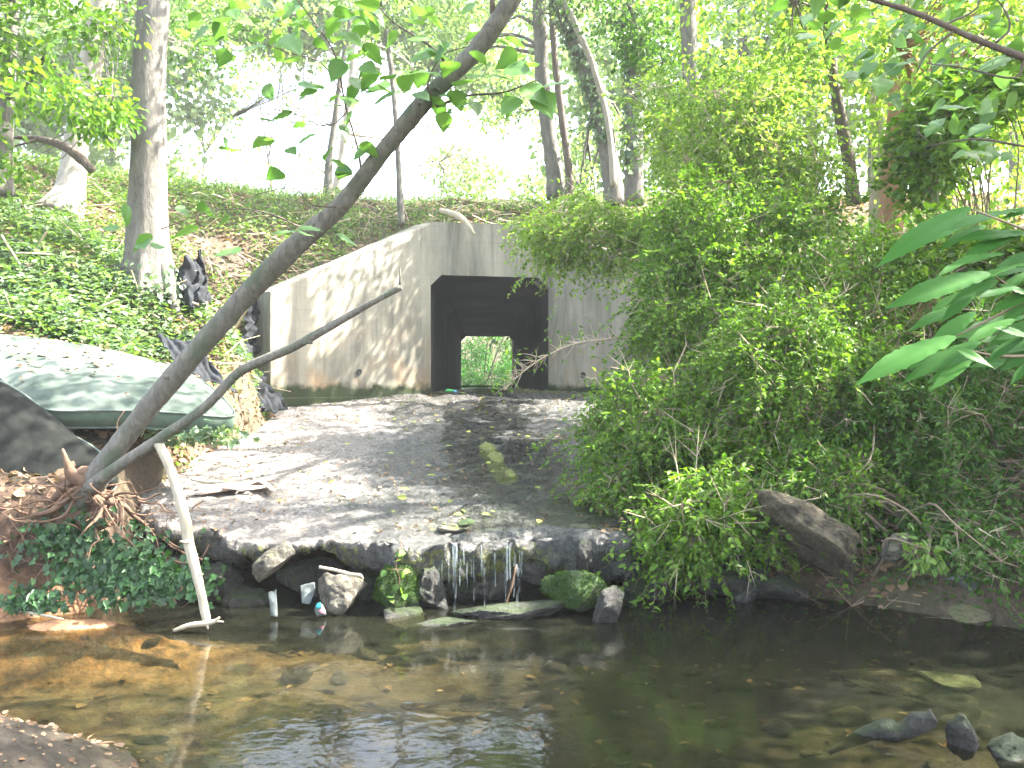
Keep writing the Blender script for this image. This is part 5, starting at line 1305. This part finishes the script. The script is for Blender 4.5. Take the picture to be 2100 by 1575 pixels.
x, y, z = on_ground(26000, -9.5, -3.0, 9, 17.5, lambda x, y: nz2(x, y, 1.3, 517) > -.3)
cover('weeds', 'light green weeds sprouting on the left bank and embankment slope', 'weeds', x, y, z, .35, .08, LEAF_OV, M['leaf_weed'], .5)
x, y, z = on_ground(42000, -10, 9, 6.3, 18.6)
cover('leaf_litter', 'brown dead leaves scattered over both banks', 'leaf litter', x, y, z, .03, .075, LEAF_RD, M['litter'], .5)
n_ = 5200
x = rng.uniform(-4.6, -3.2, n_); y = rng.uniform(8.6, 14.6, n_); k = (poly_sd(x, y, CHAN) < .14); x, y = x[k], y[k]
cover('verge_litter', 'dead leaves and crumbs of earth along the left edge of the apron', 'leaf litter', x, y, terrain(x, y), .05, .07, LEAF_RD, M['litter'], .6)
n_ = 4200
x = rng.uniform(-4.6, -3.2, n_); y = rng.uniform(8.6, 14.6, n_); k = (poly_sd(x, y, CHAN) < .10) & (nz2(x, y, 1.6, 551) > -.05); x, y = x[k], y[k]
cover('verge_weeds', 'pale weeds between the black plastic and the left edge of the apron', 'weeds', x, y, terrain(x, y), .26, .07, LEAF_OV, M['leaf_weed'], .6)
# ivy patch by the waterline, left
n_ = 900
px = np.concatenate([rng.normal(230, 65, n_), rng.normal(130, 40, n_ // 3), rng.normal(60, 30, n_ // 4), rng.normal(330, 50, n_ // 3)]); py = np.concatenate([rng.normal(1165, 38, n_), rng.normal(1100, 25, n_ // 3), rng.normal(1235, 12, n_ // 4), rng.normal(1190, 22, n_ // 3)])
pp = np.array([P(a_, b_, 6.05 + .0012 * (1230 - b_) + abs(random.gauss(0, .06))) for a_, b_ in zip(px, py) if b_ < 1250])
nn_ = len(pp)
tag(leaves('ivy_patch', pp, rng.normal(0, .6, (nn_, 3)) + np.array([0, -.2, -.8]), rng.normal(0, .35, (nn_, 3)) + np.array([0, -1, .7]), rng.uniform(.035, .068, nn_), IVY, M['ivy_dark']),
    'dark green ivy hanging on the red clay bank above the left waterline', 'ivy', kind='stuff')
px = rng.normal(415, 45, 150); py = rng.normal(893, 9, 150)
pp = np.array([P(a_, b_, 8.1 + random.uniform(-.2, .2)) for a_, b_ in zip(px, py)])
tag(leaves('ivy_sprig', pp, rng.normal(0, .8, (150, 3)) + np.array([0, -.3, -.2]), rng.normal(0, .4, (150, 3)) + np.array([0, -.4, 1]), rng.uniform(.06, .10, 150), IVY, M['leaf_ivy']), 'dark ivy sprig trailing from under the corner of the mattress', 'ivy', kind='stuff')
x, y, z = on_ground(1, 0, 1, 10, 11)
# grass on the embankment
n_ = 15000
x = rng.uniform(-10, 8, n_ * 2); y = rng.uniform(16.8, 21, n_ * 2); k = (nz2(x, y, 1.1, 523) > -.25) & (poly_sd(x, y, CHAN) < -.2); x, y = x[k][:n_], y[k][:n_]
z = terrain(x, y); n_ = len(x)
hh = rng.uniform(.07, .26, n_) * (.6 + .7 * (nz2(x, y, .7, 527) > 0))
tag(leaves('grass', np.column_stack([x, y, z - .02]), np.column_stack([rng.normal(0, .35, n_), rng.normal(0, .35, n_), np.ones(n_)]), rng.normal(0, 1, (n_, 3)), hh, BLADE, M['grass']), 'rough green grass along the top of the embankment', 'grass', kind='stuff')
x, y, z = on_ground(9000, -7, 7, 16.9, 19.2)
cover('embankment_creeper', 'low leafy creeper along the crest above the parapet', 'creeper', x, y, z, .28, .075, LEAF_OV, M['leaf_weed'], .6)
# right bank understorey
x, y, z = on_ground(22000, 1.8, 8, 5.3, 15, lambda x, y: nz2(x, y, 1.0, 531) > -.1)
cover('undergrowth', 'low leafy undergrowth beneath the right bank shrubs', 'undergrowth', x, y, z, .35, .06, LEAF_OV, M['leaf_tree'], .6)
# brushwood
def brush(name, label, n, x0, x1, y0, y1, L0_, L1_, r, mat, mask=None, lift=.12, seed=0):
    rr = np.random.default_rng(seed); a_ = MA()
    x, y, z = on_ground(n, x0, x1, y0, y1, mask)
    for i in range(len(x)):
        L_ = rr.uniform(L0_, L1_); an = rr.uniform(0, math.pi); d_ = np.array([math.cos(an), math.sin(an) * .7, rr.normal(0, .35)])
        b0 = np.array([x[i], y[i], z[i] + rr.uniform(0, lift)])
        r0 = r * rr.uniform(.4, 1.3)
        a_.tube([b0 - d_ * L_ / 2, b0 + rr.normal(0, .04 * L_, 3), b0 + d_ * L_ / 2 + rr.normal(0, .08 * L_, 3)], [r0, r0 * .8, r0 * .3], 4, 0, cap=False, sub=3)
    return tag(a_.build(name, mat), label, 'brushwood', kind='stuff')
brush('brushwood', 'dead sticks strewn over the left bank and slope', 420, -9, -3.3, 9, 17.5, .3, 1.3, .012, M['twig_pale'], seed=5)
brush('brushwood', 'dead twigs tangled under the right bank shrubs', 260, 1.9, 6, 6.4, 11, .2, .9, .005, M['twig'], lift=.4, seed=6)
brush('brushwood', 'dead sticks and rootlets littering the dark bank at the right waterline', 160, 2.2, 5, 5.2, 7.2, .2, .8, .006, M['twig'], lift=.12, seed=9)
brush('brushwood', 'fine dead twigs along the crest above the parapet', 260, -4, 4, 16.9, 18.5, .2, .9, .008, M['twig_pale'], lift=.15, seed=7)
# roots and rootlets hanging on the clay bank
a_ = MA()
for k in range(80):
    px, py = random.uniform(-20, 430), random.uniform(1010, 1200); Y = 6.28
    q0 = P(px, py, Y + .25 * (px > 200)); pts = [q0]
    dv_ = np.array([random.uniform(-.8, .8), -.15, random.uniform(-1, .2)])
    for s in range(5): dv_ = unit(dv_ + np.array([random.gauss(0, .5), 0, random.gauss(0, .4)])); pts.append(pts[-1] + dv_ * random.uniform(.04, .1))
    a_.tube(pts, np.linspace(random.choice([.004, .006, .01]), .0015, 6), 5, 0, cap=False, sub=3)
tag(a_.build('rootlets', M['root']), 'fine roots hanging from the red clay bank at the left', 'roots', kind='stuff')
# fallen leaves and twigs on the apron
n_ = 150
y = rng.uniform(6.8, 16, n_); x = rng.uniform(-2.9, 1.8, n_); z = apz(x, y) + .03
tag(leaves('fallen_leaves', np.column_stack([x, y, z]), rng.normal(0, 1, (n_, 3)) * np.array([1, 1, .1]), rng.normal(0, .25, (n_, 3)) + np.array([0, -.2, 1]), rng.uniform(.03, .10, n_), LEAF_OV, M['fallen']), 'yellow green leaves dropped on the apron', 'fallen leaves', kind='stuff')
n_ = 2600
y = 6.8 + 9.5 * rng.uniform(0, 1, n_) ** 1.3; x = rng.uniform(-3.4, 1.8, n_); k = nz2(x, y, 1.2, 541) > -.05; x, y = x[k], y[k]; n_ = len(x)
tag(leaves('grit', np.column_stack([x, y, apz(x, y) + .012]), rng.normal(0, 1, (n_, 3)) * np.array([1, 1, .2]), rng.normal(0, .5, (n_, 3)) + np.array([0, 0, 1]), rng.uniform(.015, .045, n_), LEAF_RD, M['litter']), 'flecks of dead leaf and grit on the apron', 'debris', kind='stuff')
# leaves on the bed of the pool and mud bar
n_ = 170
y = rng.uniform(3.7, 6.4, n_); x = rng.uniform(-3.2, 3.0, n_); z = terrain(x, y) + .012
tag(leaves('drowned_leaves', np.column_stack([x, y, z]), rng.normal(0, 1, (n_, 3)) * np.array([1, 1, .1]), rng.normal(0, .15, (n_, 3)) + np.array([0, 0, 1]), rng.uniform(.04, .10, n_), LEAF_OV, M['litter']), 'dead leaves sunk on the pool bed', 'drowned leaves', kind='stuff')
n_ = 900
x = rng.uniform(-3.4, -1.4, n_); y = rng.uniform(3.0, 4.4, n_); z = terrain(x, y); k = z > -.03; x, y, z = x[k], y[k], z[k]; n_ = len(x)
tag(leaves('bar_debris', np.column_stack([x, y, z + .006]), rng.normal(0, 1, (n_, 3)) * np.array([1, 1, .2]), rng.normal(0, .4, (n_, 3)) + np.array([0, 0, 1]), rng.uniform(.01, .04, n_), LEAF_RD, M['litter']), 'bits of leaf and gravel on the mud bar at lower left', 'debris', kind='stuff')
# straw clump on the right
a_ = MA(); c_ = P(1930, 640, 8.2)
for k in range(110):
    an = random.uniform(0, math.pi); s_ = random.uniform(.15, .32)
    b0 = c_ + np.array([random.uniform(-.16, .16), random.uniform(-.1, .1), random.uniform(-.05, .07)])
    a_.tube([b0 - np.array([s_ * .6, 0, .08]), b0 + np.array([0, -.05, .06]), b0 + np.array([s_ * .6, 0, -.10 + random.uniform(-.05, .05)])], [.006, .007, .003], 4, 0, cap=False, sub=3)
tag(a_.build('straw_clump', M['straw']), 'drooping clump of brown dry straw caught among the right bank leaves', 'straw clump')
# creeper on the moss boulder under the lip
e = empty('creeper', P(820, 1130, 6.4), 'small leafy creeper dangling from the lip over the bright mossy boulder', 'creeper')
a_ = MA(); pts = [P(822, 1105, 6.45), P(820, 1130, 6.4), P(812, 1160, 6.38), P(820, 1190, 6.36), P(810, 1215, 6.33)]
a_.tube(pts, .003, 5, 0, sub=4); a_.tube([P(795, 1168, 6.36), P(822, 1168, 6.36), P(845, 1175, 6.36)], .003, 5, 0, sub=3); a_.build('stem', M['root'], e)
lv = np.array([P(a, b, 6.34) for a, b in [(820, 1132), (812, 1150), (815, 1140), (838, 1168), (830, 1172), (790, 1170), (812, 1198), (808, 1220), (830, 1218), (792, 1223), (802, 1226), (822, 1205), (828, 1130)]])
leaves('leaves', lv, rng.normal(0, .6, (len(lv), 3)) + np.array([0, -.2, -.5]), rng.normal(0, .3, (len(lv), 3)) + np.array([0, -1, .6]), .06, LEAF_HEART, M['leaf_weed'], e, True)
print('objects', len(bpy.data.objects), 'polys', sum(len(m.polygons) for m in bpy.data.meshes))

# ------------------------------------------------------------------ haze box added to imitate lens glare
hm = bpy.data.materials.new('haze'); hm.use_nodes = True; ht = hm.node_tree; ht.nodes.clear()
ho = ht.nodes.new('ShaderNodeOutputMaterial'); hv = ht.nodes.new('ShaderNodeVolumePrincipled')
hv.inputs['Color'].default_value = (.93, .97, 1, 1); hv.inputs['Density'].default_value = .00105; hv.inputs['Anisotropy'].default_value = .1
ht.links.new(hv.outputs[0], ho.inputs['Volume'])
hz = MA(); X0, X1, Y0, Y1, Z0, Z1 = -60, 60, -20, 110, -40, 22
hz.add([(X0, Y0, Z0), (X1, Y0, Z0), (X1, Y1, Z0), (X0, Y1, Z0), (X0, Y0, Z1), (X1, Y0, Z1), (X1, Y1, Z1), (X0, Y1, Z1)], [(3, 2, 1, 0), (4, 5, 6, 7), (0, 1, 5, 4), (1, 2, 6, 5), (2, 3, 7, 6), (3, 0, 4, 7)])
tag(hz.build('haze', hm, smooth=False), kind='stuff')
